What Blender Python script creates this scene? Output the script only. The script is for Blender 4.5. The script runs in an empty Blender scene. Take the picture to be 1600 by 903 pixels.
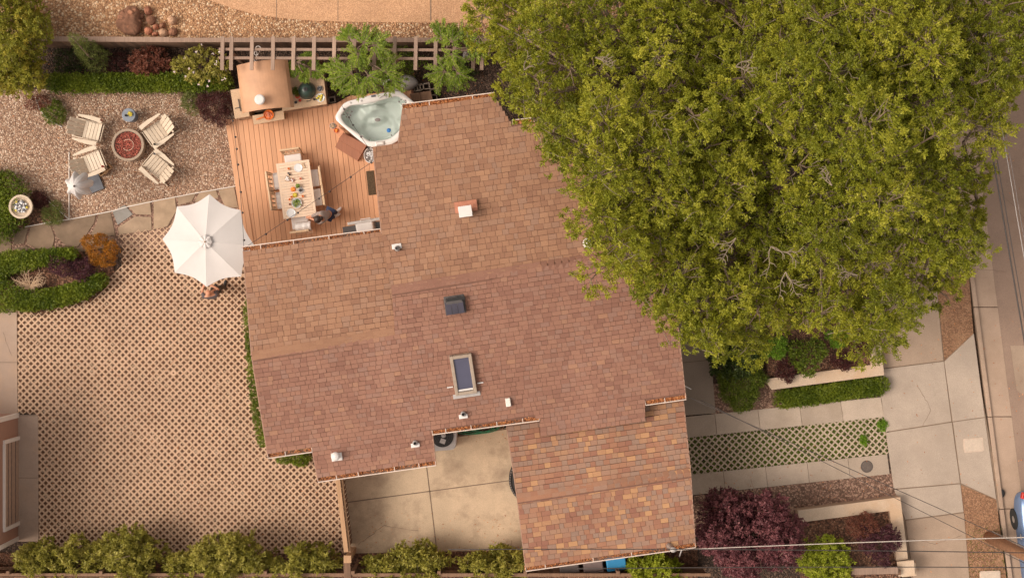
import bpy, bmesh, math, random
import numpy as np
from mathutils import Vector, Matrix, Euler
R = math.radians
random.seed(7); rng = np.random.default_rng(7)
S = bpy.context.scene
# ------------------------------------------------------------------ camera, sky, sun, exposure
H = 45.0; PX = 52.0
cam_d = bpy.data.cameras.new('camera'); cam = bpy.data.objects.new('camera', cam_d)
S.collection.objects.link(cam); cam.location = (0, 0, H); cam.rotation_euler = (0, 0, 0)
cam_d.angle = 2*math.atan((800/PX)/H); cam_d.clip_start = 1; cam_d.clip_end = 2000
S.camera = cam
SUN_EL, SUN_AZ = 50, 262          # azimuth clockwise from +Y (image up)
w = bpy.data.worlds.new('World'); S.world = w; w.use_nodes = True
nt = w.node_tree; nt.nodes.clear()
sky = nt.nodes.new('ShaderNodeTexSky'); sky.sky_type = 'NISHITA'; sky.sun_disc = False
sky.sun_elevation = R(SUN_EL); sky.sun_rotation = R(SUN_AZ); sky.air_density = 1.0; sky.dust_density = 4.0
hs = nt.nodes.new('ShaderNodeHueSaturation'); hs.inputs['Saturation'].default_value = 0.22
wm = nt.nodes.new('ShaderNodeMixRGB'); wm.blend_type = 'MULTIPLY'; wm.inputs[0].default_value = 1; wm.inputs[2].default_value = (1.0, .885, .765, 1)
bg = nt.nodes.new('ShaderNodeBackground'); bg.inputs['Strength'].default_value = 0.14
wo = nt.nodes.new('ShaderNodeOutputWorld')
nt.links.new(sky.outputs[0], hs.inputs['Color']); nt.links.new(hs.outputs[0], wm.inputs[1])
nt.links.new(wm.outputs[0], bg.inputs[0]); nt.links.new(bg.outputs[0], wo.inputs[0])
sd = bpy.data.lights.new('sun', 'SUN'); sd.energy = 0.85; sd.angle = R(24); sd.color = (1, .90, .78)
sun = bpy.data.objects.new('sun', sd); S.collection.objects.link(sun)
az = R(SUN_AZ); el = R(SUN_EL)
sv = Vector((math.sin(az)*math.cos(el), math.cos(az)*math.cos(el), math.sin(el)))
sun.rotation_euler = sv.to_track_quat('Z', 'Y').to_euler(); sun.location = sv*60
S.view_settings.view_transform = 'Standard'; S.view_settings.look = 'None'
S.view_settings.exposure = 0.68; S.view_settings.gamma = 1
try: S.view_settings.use_curve_mapping = False
except Exception: pass
S.cycles.max_bounces = 6; S.cycles.transparent_max_bounces = 6

# ------------------------------------------------------------------ helpers
def P(px, py, z=0.0):
    k = (H-z)/H/PX
    return Vector(((px-800)*k, -(py-451.5)*k, z))
def PG(px, py, zt, zb=0.0):      # the ground point under something whose top (at zt) is seen at a pixel
    v = P(px, py, zt); v.z = zb; return v
def tag(o, label=None, cat=None, group=None, kind=None):
    if label: o['label'] = label
    if cat: o['category'] = cat
    if group: o['group'] = group
    if kind: o['kind'] = kind
    return o
def empty(name, loc, label=None, cat=None, group=None, rz=0):
    o = bpy.data.objects.new(name, None); S.collection.objects.link(o); o.empty_display_size = .2
    o.location = loc; o.rotation_euler = (0, 0, rz); tag(o, label, cat, group); return o
def root(o):
    while o.parent: o = o.parent
    return o
class MB:
    def __init__(s): s.v = []; s.f = []; s.t = []
    def add(s, vs, fs, t=0.5):
        n = len(s.v); s.v += [tuple(x) for x in vs]; s.f += [tuple(i+n for i in f) for f in fs]; s.t += [t]*len(vs)
    def box(s, c, d, rz=0, rx=0, ry=0, t=0.5, taper=1.0):
        m = Euler((rx, ry, rz)).to_matrix(); c = Vector(c); vs = []
        for z in (-1, 1):
            k = taper if z > 0 else 1
            for x, y in ((-1, -1), (1, -1), (1, 1), (-1, 1)): vs.append(c + m @ Vector((x*d[0]/2*k, y*d[1]/2*k, z*d[2]/2)))
        s.add(vs, [(3, 2, 1, 0), (4, 5, 6, 7), (0, 1, 5, 4), (1, 2, 6, 5), (2, 3, 7, 6), (3, 0, 4, 7)], t)
    def bar(s, a, b, wd, th, t=.5):      # a plank from a to b
        a = Vector(a); b = Vector(b); d = b-a; L = d.length; q = d.to_track_quat('X', 'Z'); vs = []
        for x in (0, L):
            for y, z in ((-1, -1), (1, -1), (1, 1), (-1, 1)): vs.append(a + q @ Vector((x, y*wd/2, z*th/2)))
        s.add(vs, [(3, 2, 1, 0), (4, 5, 6, 7), (0, 1, 5, 4), (1, 2, 6, 5), (2, 3, 7, 6), (3, 0, 4, 7)], t)
    def prism(s, pts, z0, z1, t=.5):
        n = len(pts); a = sum(pts[i][0]*pts[(i+1) % n][1]-pts[(i+1) % n][0]*pts[i][1] for i in range(n))
        if a < 0: pts = pts[::-1]
        vs = [(p[0], p[1], z0) for p in pts]+[(p[0], p[1], z1) for p in pts]
        s.add(vs, [tuple(range(n-1, -1, -1)), tuple(range(n, 2*n))]+[(i, (i+1) % n, n+(i+1) % n, n+i) for i in range(n)], t)
    def slab3(s, pts, th, t=.5):          # polygon of 3D points, extruded down
        n = len(pts); a = sum(pts[i][0]*pts[(i+1) % n][1]-pts[(i+1) % n][0]*pts[i][1] for i in range(n))
        if a < 0: pts = pts[::-1]
        vs = [(p[0], p[1], p[2]-th) for p in pts]+[tuple(p) for p in pts]
        s.add(vs, [tuple(range(n-1, -1, -1)), tuple(range(n, 2*n))]+[(i, (i+1) % n, n+(i+1) % n, n+i) for i in range(n)], t)
    def tube(s, path, r, n=6, t=.5):
        path = [Vector(p) for p in path]; rr = r if isinstance(r, (list, tuple)) else [r]*len(path)
        vs = []; up = Vector((0, 0, 1))
        for i, p in enumerate(path):
            d = (path[min(i+1, len(path)-1)]-path[max(i-1, 0)]).normalized()
            a = d.cross(up if abs(d.z) < .95 else Vector((1, 0, 0))).normalized(); b = d.cross(a)
            for k in range(n): vs.append(p+(a*math.cos(2*math.pi*k/n)+b*math.sin(2*math.pi*k/n))*rr[i])
        fs = [(i*n+k, i*n+(k+1) % n, (i+1)*n+(k+1) % n, (i+1)*n+k) for i in range(len(path)-1) for k in range(n)]
        fs += [tuple(range(n-1, -1, -1)), tuple((len(path)-1)*n+k for k in range(n))]
        s.add(vs, fs, t)
    def lathe(s, c, prof, n=24, t=.5, sy=1.0):
        vs = []; c = Vector(c)
        for r, z in prof:
            for k in range(n): vs.append(c+Vector((r*math.cos(2*math.pi*k/n), r*sy*math.sin(2*math.pi*k/n), z)))
        m = len(prof)
        fs = [(i*n+k, i*n+(k+1) % n, (i+1)*n+(k+1) % n, (i+1)*n+k) for i in range(m-1) for k in range(n)]
        fs += [tuple(range(n-1, -1, -1)), tuple((m-1)*n+k for k in range(n))]
        s.add(vs, fs, t)
    def ell(s, c, r, nu=12, nv=8, jit=0, t=.5, rz=0):
        vs = []; c = Vector(c); m = Matrix.Rotation(rz, 3, 'Z')
        ph = [random.uniform(0, 6) for _ in range(6)]
        def q(i, j):
            th = math.pi*i/nv; f = 2*math.pi*j/nu
            d = Vector((math.sin(th)*math.cos(f), math.sin(th)*math.sin(f), math.cos(th)))
            k = 1+jit*(math.sin(3*d.x+ph[0])+math.sin(4*d.y+ph[1])+math.sin(5*d.z+ph[2])+.6*math.sin(9*d.x+ph[3])+.6*math.sin(8*d.y+ph[4]))/3
            return c+m @ Vector((d.x*r[0], d.y*r[1], d.z*r[2]))*k
        vs.append(q(0, 0))
        for i in range(1, nv):
            for j in range(nu): vs.append(q(i, j))
        vs.append(q(nv, 0)); L = len(vs)-1
        fs = [(0, 1+j, 1+(j+1) % nu) for j in range(nu)]
        fs += [(1+(i-1)*nu+j, 1+i*nu+j, 1+i*nu+(j+1) % nu, 1+(i-1)*nu+(j+1) % nu) for i in range(1, nv-1) for j in range(nu)]
        fs += [(L, 1+(nv-2)*nu+(j+1) % nu, 1+(nv-2)*nu+j) for j in range(nu)]
        s.add(vs, fs, t)
    def build(s, name, mat, parent=None, local=False, smooth=False, bevel=0, org=None, label=None, cat=None, group=None, kind=None):
        off = Vector((0, 0, 0))
        if parent is not None and not local: off = root(parent).location.copy()
        if org is not None: off = Vector(org)
        me = bpy.data.meshes.new(name)
        me.from_pydata([(x-off.x, y-off.y, z-off.z) for x, y, z in s.v], [], s.f)
        at = me.attributes.new('tint', 'FLOAT', 'POINT'); at.data.foreach_set('value', s.t)
        if smooth: me.polygons.foreach_set('use_smooth', [True]*len(me.polygons))
        me.materials.append(mat); me.update()
        o = bpy.data.objects.new(name, me); S.collection.objects.link(o)
        if parent is not None: o.parent = parent
        elif org is not None: o.location = off
        if bevel:
            b = o.modifiers.new('bevel', 'BEVEL'); b.width = bevel; b.segments = 2; b.limit_method = 'ANGLE'; b.angle_limit = R(40)
        tag(o, label, cat, group, kind); return o
def copy_tree(o, parent=None):
    c = o.copy(); S.collection.objects.link(c)
    if parent is not None: c.parent = parent
    for ch in list(o.children): copy_tree(ch, c)
    return c
def poly(pts, z=0): return [P(x, y, z) for x, y in pts]
def inside(x, y, pg):
    r = False; n = len(pg)
    for i in range(n):
        x1, y1 = pg[i][0], pg[i][1]; x2, y2 = pg[(i+1) % n][0], pg[(i+1) % n][1]
        if (y1 > y) != (y2 > y) and x < (x2-x1)*(y-y1)/(y2-y1)+x1: r = not r
    return r

# ------------------------------------------------------------------ materials
class NT:
    def __init__(s, name):
        s.m = bpy.data.materials.new(name); s.m.use_nodes = True; s.t = s.m.node_tree; s.b = s.t.nodes['Principled BSDF']
        s.co = s.t.nodes.new('ShaderNodeTexCoord').outputs['Object']
    def n(s, k, **kw):
        x = s.t.nodes.new(k)
        for a, b in kw.items(): setattr(x, a, b)
        return x
    def l(s, a, b): s.t.links.new(a, b)
    def noise(s, sc, det=4, ro=.6, co=None):
        x = s.n('ShaderNodeTexNoise'); x.inputs['Scale'].default_value = sc; x.inputs['Detail'].default_value = det; x.inputs['Roughness'].default_value = ro
        s.l(co or s.co, x.inputs['Vector']); return x.outputs['Fac']
    def ramp(s, fac, stops, mode='LINEAR'):
        x = s.n('ShaderNodeValToRGB'); x.color_ramp.interpolation = mode; e = x.color_ramp.elements
        while len(e) < len(stops): e.new(.5)
        for i, (p, c) in enumerate(stops): e[i].position = p; e[i].color = (c[0], c[1], c[2], 1)
        s.l(fac, x.inputs[0]); return x.outputs[0]
    def mix(s, a, b, f, mode='MIX'):
        x = s.n('ShaderNodeMixRGB'); x.blend_type = mode
        for i, v in ((0, f), (1, a), (2, b)):
            if isinstance(v, (int, float)): x.inputs[i].default_value = v
            elif isinstance(v, tuple): x.inputs[i].default_value = (v[0], v[1], v[2], 1)
            else: s.l(v, x.inputs[i])
        return x.outputs[0]
    def math(s, op, a, b=0.0):
        x = s.n('ShaderNodeMath'); x.operation = op
        for i, v in ((0, a), (1, b)):
            if isinstance(v, (int, float)): x.inputs[i].default_value = v
            else: s.l(v, x.inputs[i])
        return x.outputs[0]
    def bump(s, h, st, dist=.01):
        x = s.n('ShaderNodeBump'); x.inputs['Strength'].default_value = st; x.inputs['Distance'].default_value = dist
        s.l(h, x.inputs['Height']); s.l(x.outputs[0], s.b.inputs['Normal'])
    def col(s, c): s.l(c, s.b.inputs['Base Color'])
    def attr(s, n='tint'):
        x = s.n('ShaderNodeAttribute'); x.attribute_name = n; return x.outputs['Fac']
def sc(c, k): return tuple(min(1, x*k) for x in c)
def plain(name, c, rough=.6, var=.15, scale=8, metal=0, bump=0.1, bs=60, tintvar=0):
    m = NT(name); f = m.noise(scale, 5)
    a = m.ramp(f, [(.3, sc(c, 1-var)), (.7, sc(c, 1+var))])
    if tintvar: a = m.mix(a, m.ramp(m.attr(), [(0, (1-tintvar,)*3), (1, (1+tintvar,)*3)]), 1.0, 'MULTIPLY')
    m.col(a); m.b.inputs['Roughness'].default_value = rough; m.b.inputs['Metallic'].default_value = metal
    if bump: m.bump(m.noise(bs, 3), bump, .005)
    return m.m
def gravel(name, cols, scale, soil, amt=.5, bump=1.0, big=None):
    m = NT(name)
    v = m.n('ShaderNodeTexVoronoi'); v.inputs['Scale'].default_value = scale; v.inputs['Randomness'].default_value = 1
    dn = m.n('ShaderNodeTexNoise'); dn.inputs['Scale'].default_value = scale*.7; m.l(m.co, dn.inputs['Vector'])
    co = m.mix(m.co, dn.outputs['Color'], .03/scale*10); m.l(co, v.inputs['Vector'])
    sp = m.n('ShaderNodeSeparateColor'); m.l(v.outputs['Color'], sp.inputs[0])
    k = len(cols); c = m.ramp(sp.outputs[0], [(i/k, x) for i, x in enumerate(cols)], 'CONSTANT')
    d = v.outputs['Distance']
    edge = m.ramp(d, [(.45, (0, 0, 0)), (.8, (1, 1, 1))])
    c = m.mix(c, soil, m.math('MULTIPLY', edge, amt))
    c = m.mix(c, m.ramp(m.noise(.55, 4), [(.3, (.86,)*3), (.7, (1.1,)*3)]), 1.0, 'MULTIPLY')
    if big: c = m.mix(c, big, m.ramp(m.noise(1.3, 5), [(.5, (0, 0, 0)), (.72, (.7,)*3)]))
    m.col(c); m.b.inputs['Roughness'].default_value = .85
    hh = m.math('SUBTRACT', 1.0, d); hh = m.math('ADD', hh, m.math('MULTIPLY', sp.outputs[1], .5))
    m.bump(hh, bump, .03); return m.m
def concrete(name, c, stain=None, st=.5, rough=.85, spread=.12):
    m = NT(name)
    a = m.ramp(m.noise(.8, 6, .65), [(.3, sc(c, 1-spread)), (.7, sc(c, 1+spread))])
    a = m.mix(a, m.ramp(m.noise(45, 3), [(.35, (.88,)*3), (.65, (1.1,)*3)]), 1.0, 'MULTIPLY')
    a = m.mix(a, m.ramp(m.attr(), [(0, (.86, .85, .84)), (1, (1.13, 1.13, 1.13))]), 1.0, 'MULTIPLY')
    if stain: a = m.mix(a, stain, m.math('MULTIPLY', m.ramp(m.noise(.6, 8, .7), [(.49, (0, 0, 0)), (.66, (1, 1, 1))]), st))
    m.col(a); m.b.inputs['Roughness'].default_value = rough; m.bump(m.noise(70, 4), .15, .004); return m.m
def leafmat(name, c0, c1, c2, trans=.25, rough=.5):
    m = NT(name); a = m.attr()
    c = m.ramp(a, [(0, c0), (.5, c1), (1, c2)])
    m.col(c); m.b.inputs['Roughness'].default_value = rough; m.b.inputs['Specular IOR Level'].default_value = .35
    t = m.n('ShaderNodeBsdfTranslucent'); m.l(c, t.inputs[0])
    x = m.n('ShaderNodeMixShader'); x.inputs[0].default_value = trans
    m.l(m.b.outputs[0], x.inputs[1]); m.l(t.outputs[0], x.inputs[2]); m.l(x.outputs[0], m.t.nodes['Material Output'].inputs[0]); return m.m
def wood(name, c, var=.18, rough=.7, ang=0, tv=.15):
    m = NT(name); mp = m.n('ShaderNodeMapping'); mp.inputs['Rotation'].default_value = (0, 0, ang); mp.inputs['Scale'].default_value = (14, .8, 6)
    m.l(m.co, mp.inputs[0]); f = m.noise(2.2, 5, .65, mp.outputs[0])
    a = m.ramp(f, [(.28, sc(c, 1-var)), (.72, sc(c, 1+var))])
    a = m.mix(a, m.ramp(m.attr(), [(0, (1-tv,)*3), (1, (1+tv,)*3)]), 1.0, 'MULTIPLY')
    m.col(a); m.b.inputs['Roughness'].default_value = rough; m.bump(f, .15, .004); return m.m

M = {}
M['soil'] = gravel('soil', [(.09, .05, .03), (.13, .075, .045), (.17, .10, .06), (.07, .04, .025)], 26, (.05, .03, .02))
M['mulch'] = gravel('mulch', [(.16, .07, .04), (.26, .12, .07), (.10, .05, .03), (.34, .18, .11), (.19, .09, .05)], 20, (.06, .03, .02), .6, 1.2)
M['mulch_dark'] = gravel('mulch_dark', [(.07, .04, .028), (.11, .06, .04), (.05, .03, .02), (.16, .10, .07)], 22, (.03, .02, .015), .6, 1.2)
M['mulch_pink'] = gravel('mulch_pink', [(.36, .21, .15), (.25, .14, .10), (.46, .29, .21), (.18, .10, .07)], 21, (.10, .06, .04), .7, 1.1)
M['pea'] = gravel('pea_gravel', [(.44, .27, .18), (.34, .21, .14), (.56, .39, .28), (.26, .15, .10), (.50, .31, .21), (.68, .52, .40), (.40, .24, .15)], 24, (.15, .085, .055), .7, 1.1)
M['pebble'] = gravel('pebble_gravel', [(.54, .30, .155), (.42, .22, .11), (.64, .40, .23), (.34, .17, .085), (.74, .54, .36), (.50, .27, .135), (.46, .25, .13)], 19, (.20, .10, .05), .75, 1.3)
M['aggregate'] = gravel('aggregate', [(.60, .34, .19), (.52, .29, .16), (.66, .39, .23), (.46, .25, .14)], 45, (.46, .26, .14), .5, .3)
M['holefill'] = gravel('paver_fill', [(.15, .065, .032), (.10, .045, .022), (.19, .09, .045), (.12, .055, .03), (.17, .08, .04), (.14, .065, .035), (.12, .05, .025), (.42, .30, .21)], 22, (.07, .035, .02), .6, 1)
M['paver'] = concrete('paver_concrete', (.60, .405, .275), None, spread=.09)
M['paver_drive'] = concrete('paver_drive', (.50, .39, .29))
M['slab_back'] = concrete('slab_back', (.54, .41, .285), (.24, .16, .11), .7, spread=.18)
M['slab_drive'] = concrete('slab_drive', (.46, .365, .29), (.33, .25, .18), .5)
M['slab_walk'] = concrete('slab_walk', (.43, .345, .28), (.37, .29, .23), .6)
M['slab_walk_warm'] = concrete('slab_walk_warm', (.37, .27, .20), (.26, .18, .13), .6)
M['slab_left'] = concrete('slab_left', (.40, .29, .225), (.47, .30, .19), .5)
M['slab_entry'] = concrete('slab_entry', (.34, .27, .215))
M['kerb'] = concrete('kerb_concrete', (.42, .30, .225), (.28, .19, .13), .5)
M['cap'] = concrete('cap_stone', (.56, .43, .32), (.55, .33, .18), .5)
M['asphalt'] = concrete('asphalt', (.30, .205, .155), (.25, .17, .125), .5)
M['dirt'] = gravel('dirt', [(.33, .17, .09), (.26, .13, .07), (.38, .21, .12), (.20, .10, .055)], 30, (.2, .11, .06), .5, .5, big=(.40, .23, .13))
M['dirt_grass'] = gravel('dirt_grass', [(.22, .13, .07), (.12, .12, .04), (.28, .17, .10), (.09, .11, .03)], 22, (.08, .06, .03), .5, .8)
M['joint'] = plain('joint_dark', (.20, .14, .10), .9)
M['sandjoint'] = plain('sand_joint', (.24, .17, .12), .9)
M['flag'] = None
def flagmat():
    m = NT('flagstone'); a = m.attr()
    c = m.ramp(a, [(0, (.16, .115, .08)), (.3, (.24, .165, .11)), (.6, (.36, .26, .18)), (.85, (.41, .295, .20)), (1.0, (.27, .255, .24))])
    c = m.mix(c, m.ramp(m.noise(1.8, 7, .65), [(.32, (.72, .70, .66)), (.68, (1.18, 1.16, 1.14))]), 1.0, 'MULTIPLY')
    m.col(c); m.b.inputs['Roughness'].default_value = .8; m.bump(m.noise(9, 6), .35, .02); return m.m
M['flag'] = flagmat()
M['deck'] = wood('deck_wood', (.61, .315, .172), .10, .6, R(-6), .10)
M['deckdark'] = wood('step_wood', (.33, .135, .075), .14, .6, R(55), .1)
M['greywood'] = wood('weathered_wood', (.33, .225, .17), .25, .85, 0, .2)
M['greywoodx'] = wood('weathered_wood_rail', (.30, .20, .15), .25, .85, R(90), .2)
M['fencewood'] = wood('fence_wood', (.21, .12, .075), .3, .9, 0, .3)
M['fencewarm'] = wood('fence_warm', (.42, .25, .14), .2, .85, 0, .2)
M['teak'] = wood('table_wood', (.72, .54, .40), .08, .55, R(90), .06)
M['chairwood'] = wood('chair_wood', (.62, .43, .27), .12, .6, 0, .1)
M['adk'] = plain('chair_paint', (.60, .49, .375), .5, .06, 5, tintvar=.08)
M['adkb'] = plain('chair_back_paint', (.66, .54, .42), .5, .06, 5, tintvar=.08)
M['white'] = plain('white_paint', (.68, .64, .62), .45, .04)
M['cream'] = plain('cream_cushion', (.74, .68, .65), .9, .04, 6)
M['canopy'] = plain('canopy_cloth', (.63, .59, .575), .85, .025, 3)
M['acrylic'] = plain('tub_acrylic', (.72, .69, .67), .15, .02, 3, bump=0)
M['basin'] = plain('basin_acrylic', (.74, .79, .755), .2, .05, 2, bump=0)
M['black'] = plain('black_plastic', (.02, .018, .018), .5)
M['darkgrey'] = plain('dark_grey', (.07, .06, .06), .6)
M['slate'] = plain('slate_grey', (.12, .125, .145), .7)
M['midgrey'] = plain('grey_plastic', (.20, .17, .165), .6)
M['lightgrey'] = plain('light_grey', (.40, .37, .36), .6)
M['steel'] = plain('steel', (.52, .47, .44), .35, .08, metal=.6)
M['stonetop'] = concrete('counter_stone', (.56, .385, .25), (.46, .30, .19), .5)
M['stoneveneer'] = gravel('stone_veneer', [(.42, .29, .19), (.34, .23, .15), (.5, .36, .25)], 7, (.16, .1, .07), .6, 1)
M['ovenroof'] = plain('oven_roof_metal', (.52, .285, .165), .6, .12, 2.5)
M['stucco'] = plain('stucco', (.50, .33, .235), .9, .06)
M['stucco_nb'] = plain('stucco_neighbour', (.345, .195, .14), .9, .05)
M['trim'] = plain('trim_paint', (.74, .67, .62), .5, .05)
M['gutterin'] = plain('gutter_inside', (.22, .12, .08), .7, .3)
M['lip'] = plain('gutter_paint', (.62, .50, .43), .5, .08)
M['litter'] = leafmat('leaf_litter', (.30, .10, .04), (.55, .20, .07), (.72, .34, .15), .1, .8)
M['ceramicgreen'] = plain('ceramic_green', (.035, .062, .05), .3, .2, 30)
M['orange'] = plain('orange_glaze', (.80, .20, .04), .35)
M['orangefruit'] = plain('orange_fruit', (.90, .30, .05), .5, .2)
M['red'] = plain('red_glaze', (.55, .06, .03), .3)
M['pinkred'] = plain('salmon', (.72, .26, .15), .5)
M['yellow'] = plain('yellow_fruit', (.62, .50, .06), .5, .25)
M['greenfood'] = leafmat('salad', (.10, .18, .03), (.22, .30, .05), (.40, .45, .10), .2)
M['plate'] = plain('plate', (.68, .68, .69), .25, .02, bump=0)
M['wicker'] = plain('wicker', (.42, .25, .13), .8, .25, 60, bump=.5)
M['lava'] = gravel('lava_rock', [(.36, .09, .06), (.27, .06, .045), (.46, .14, .09), (.18, .045, .035), (.55, .26, .18)], 34, (.06, .02, .015), .8, 1.6)
M['bowlstone'] = concrete('cast_stone', (.58, .47, .36), (.42, .32, .24), .5)
M['pitstone'] = concrete('fire_pit_stone', (.37, .28, .21))
M['rockred'] = plain('rock_red', (.42, .17, .10), .9, .35, 9, bump=.6, bs=20, tintvar=.3)
M['rockdark'] = plain('rock_brown', (.26, .12, .07), .9, .35, 9, bump=.6, bs=20, tintvar=.3)
M['rocktan'] = plain('rock_tan', (.50, .30, .19), .9, .3, 9, bump=.6, bs=20)
M['skin'] = plain('skin', (.60, .29, .18), .5, .06)
M['hair'] = plain('hair_dark', (.035, .02, .016), .5, .3, 90)
M['shirtg'] = plain('shirt_grey', (.115, .095, .10), .9, .1)
M['shirtl'] = plain('top_grey', (.30, .235, .21), .9, .1)
M['jeans'] = plain('jeans', (.03, .04, .085), .9, .2)
M['shorts'] = plain('trousers_dark', (.07, .05, .035), .9, .2)
M['bark'] = plain('bark', (.20, .14, .10), .9, .3, 12, bump=.6, bs=25)
M['twig'] = plain('grey_twig', (.25, .195, .14), .9, .2, 12)
M['pole'] = wood('pole_wood', (.38, .19, .10), .3, .9, R(60), .1)
M['carpaint'] = plain('car_paint_blue', (.17, .25, .42), .22, .03, 3, metal=.35, bump=0)
M['glassdark'] = plain('dark_glass', (.02, .022, .03), .08, 0, bump=0)
M['skyglass'] = plain('skylight_glass', (.08, .08, .125), .12, .15, 1, bump=0)
M['solar'] = plain('solar_cells', (.05, .045, .065), .2, .2, 3, bump=0)
M['tail'] = plain('tail_light', (.5, .03, .02), .2, bump=0)
M['tyre'] = plain('tyre', (.02, .02, .02), .8)
M['binblue'] = plain('bin_blue', (.03, .28, .58), .5, .06)
M['bingrey'] = plain('bin_grey', (.13, .105, .10), .6, .06)
M['binwarm'] = plain('bin_warm_grey', (.20, .145, .14), .6, .06)
M['hose'] = plain('hose_green', (.04, .25, .12), .4)
M['cable'] = plain('cable_dark', (.05, .04, .038), .6)
M['cablel'] = plain('cable_light', (.44, .38, .34), .5)
M['mat'] = plain('door_mat', (.085, .055, .03), .95, .5, 30, bump=.8)
M['brick'] = plain('flue_base', (.46, .19, .12), .9, .15)
def water():
    m = NT('pool_water'); m.b.inputs['Base Color'].default_value = (.90, .965, .945, 1); m.b.inputs['Roughness'].default_value = .02
    m.b.inputs['Transmission Weight'].default_value = 1; m.b.inputs['IOR'].default_value = 1.33
    m.bump(m.noise(5, 2), .06, .02); return m.m
M['water'] = water()
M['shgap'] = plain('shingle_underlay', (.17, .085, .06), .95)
def shingle(name, stops):
    m = NT(name); c = m.ramp(m.attr(), stops)
    c = m.mix(c, m.ramp(m.noise(.45, 5), [(.3, (.90, .88, .87)), (.7, (1.08, 1.08, 1.08))]), 1.0, 'MULTIPLY')
    c = m.mix(c, m.ramp(m.noise(90, 2), [(.3, (.82,)*3), (.7, (1.16,)*3)]), 1.0, 'MULTIPLY')
    m.col(c); m.b.inputs['Roughness'].default_value = .95; m.bump(m.noise(130, 2), .3, .004); return m.m
M['sh'] = shingle('shingles', [(0, (.265, .138, .088)), (.3, (.315, .168, .104)), (.65, (.34, .185, .113)), (.9, (.30, .176, .122)), (1, (.38, .208, .125))])
M['shs'] = shingle('shingles_red', [(0, (.235, .116, .084)), (.3, (.275, .139, .099)), (.65, (.30, .155, .108)), (.9, (.268, .152, .117)), (1, (.34, .18, .115))])
M['shg'] = shingle('shingles_blend', [(0, (.27, .125, .086)), (.3, (.34, .168, .102)), (.55, (.315, .185, .13)), (.72, (.275, .18, .138)), (.88, (.385, .205, .115)), (1, (.46, .255, .13))])

# ------------------------------------------------------------------ foliage
def leaf_mesh(name, Pn, D, L, W, T, mat, parent=None, org=None, nrm=None, **kw):
    N = len(Pn); D = D/np.maximum(1e-6, np.linalg.norm(D, axis=1, keepdims=True))
    if nrm is None:
        nrm = rng.normal(0, .55, (N, 3)); nrm[:, 2] += 1.0
    Sd = np.cross(D, nrm); Sd /= np.maximum(1e-6, np.linalg.norm(Sd, axis=1, keepdims=True))
    L = L[:, None]; W = W[:, None]
    up = np.cross(Sd, D)
    v = np.empty((N, 4, 3)); v[:, 0] = Pn; v[:, 1] = Pn+D*L*.45+Sd*W/2+up*W*.15; v[:, 2] = Pn+D*L-up*L*.08; v[:, 3] = Pn+D*L*.45-Sd*W/2+up*W*.15
    off = np.array(root(parent).location if parent is not None else (org if org is not None else (0, 0, 0)))
    v = (v-off).reshape(-1, 3)
    me = bpy.data.meshes.new(name); me.vertices.add(4*N); me.vertices.foreach_set('co', v.ravel().astype(np.float32))
    me.loops.add(4*N); me.loops.foreach_set('vertex_index', np.arange(4*N, dtype=np.int32))
    me.polygons.add(N); me.polygons.foreach_set('loop_start', np.arange(0, 4*N, 4, dtype=np.int32))
    me.polygons.foreach_set('loop_total', np.full(N, 4, dtype=np.int32)); me.update(calc_edges=True)
    at = me.attributes.new('tint', 'FLOAT', 'POINT'); at.data.foreach_set('value', np.repeat(np.clip(T, 0, 1), 4).astype(np.float32))
    me.materials.append(mat); o = bpy.data.objects.new(name, me); S.collection.objects.link(o)
    if parent is not None: o.parent = parent
    elif org is not None: o.location = off
    tag(o, **kw); return o
def blob_clusters(blobs, n, lo=.72, hi=1.06, zmin=-.35, reject=.72):
    B = np.array(blobs, float); A = (B[:, 3]*B[:, 4]+B[:, 3]*B[:, 5]+B[:, 4]*B[:, 5]); A /= A.sum()
    k = rng.choice(len(B), int(n*1.8), p=A)
    d = rng.normal(0, 1, (len(k), 3)); d /= np.linalg.norm(d, axis=1, keepdims=True)
    keep = d[:, 2] > zmin; k = k[keep]; d = d[keep]
    lump = 1+.10*np.sin(5*d[:, 0]+k*1.7)+.08*np.sin(6*d[:, 1]+k*2.3)+.07*np.sin(9*d[:, 0]*d[:, 1]+k)
    rr = rng.uniform(lo, hi, len(k))*lump
    p = B[k, :3]+d*B[k, 3:6]*rr[:, None]
    ok = np.ones(len(p), bool)
    for j in range(len(B)):
        q = (p-B[j, :3])/B[j, 3:6]; ok &= ~((np.sum(q*q, axis=1) < reject**2) & (k != j))
    p = p[ok]; d = d[ok]; k = k[ok]
    return p[:n], d[:n], k[:n]
def foliage(name, blobs, n, L, W, mat, parent, cl=7, spread=None, up=.35, zmin=-.35, lo=.72, **kw):
    p, d, k = blob_clusters(blobs, n, zmin=zmin, lo=lo)
    N = len(p); spread = spread or L*.5
    P_ = np.repeat(p, cl, 0); D_ = np.repeat(d, cl, 0)
    D_ = D_*.55+rng.normal(0, .75, D_.shape); D_[:, 2] += up
    P_ = P_+rng.normal(0, spread, P_.shape)
    T = np.repeat(rng.uniform(0, 1, N), cl)*.6+rng.uniform(0, 1, N*cl)*.4
    return leaf_mesh(name, P_, D_, L*rng.uniform(.6, 1.3, N*cl), W*rng.uniform(.7, 1.3, N*cl), T, mat, parent, **kw)
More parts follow.
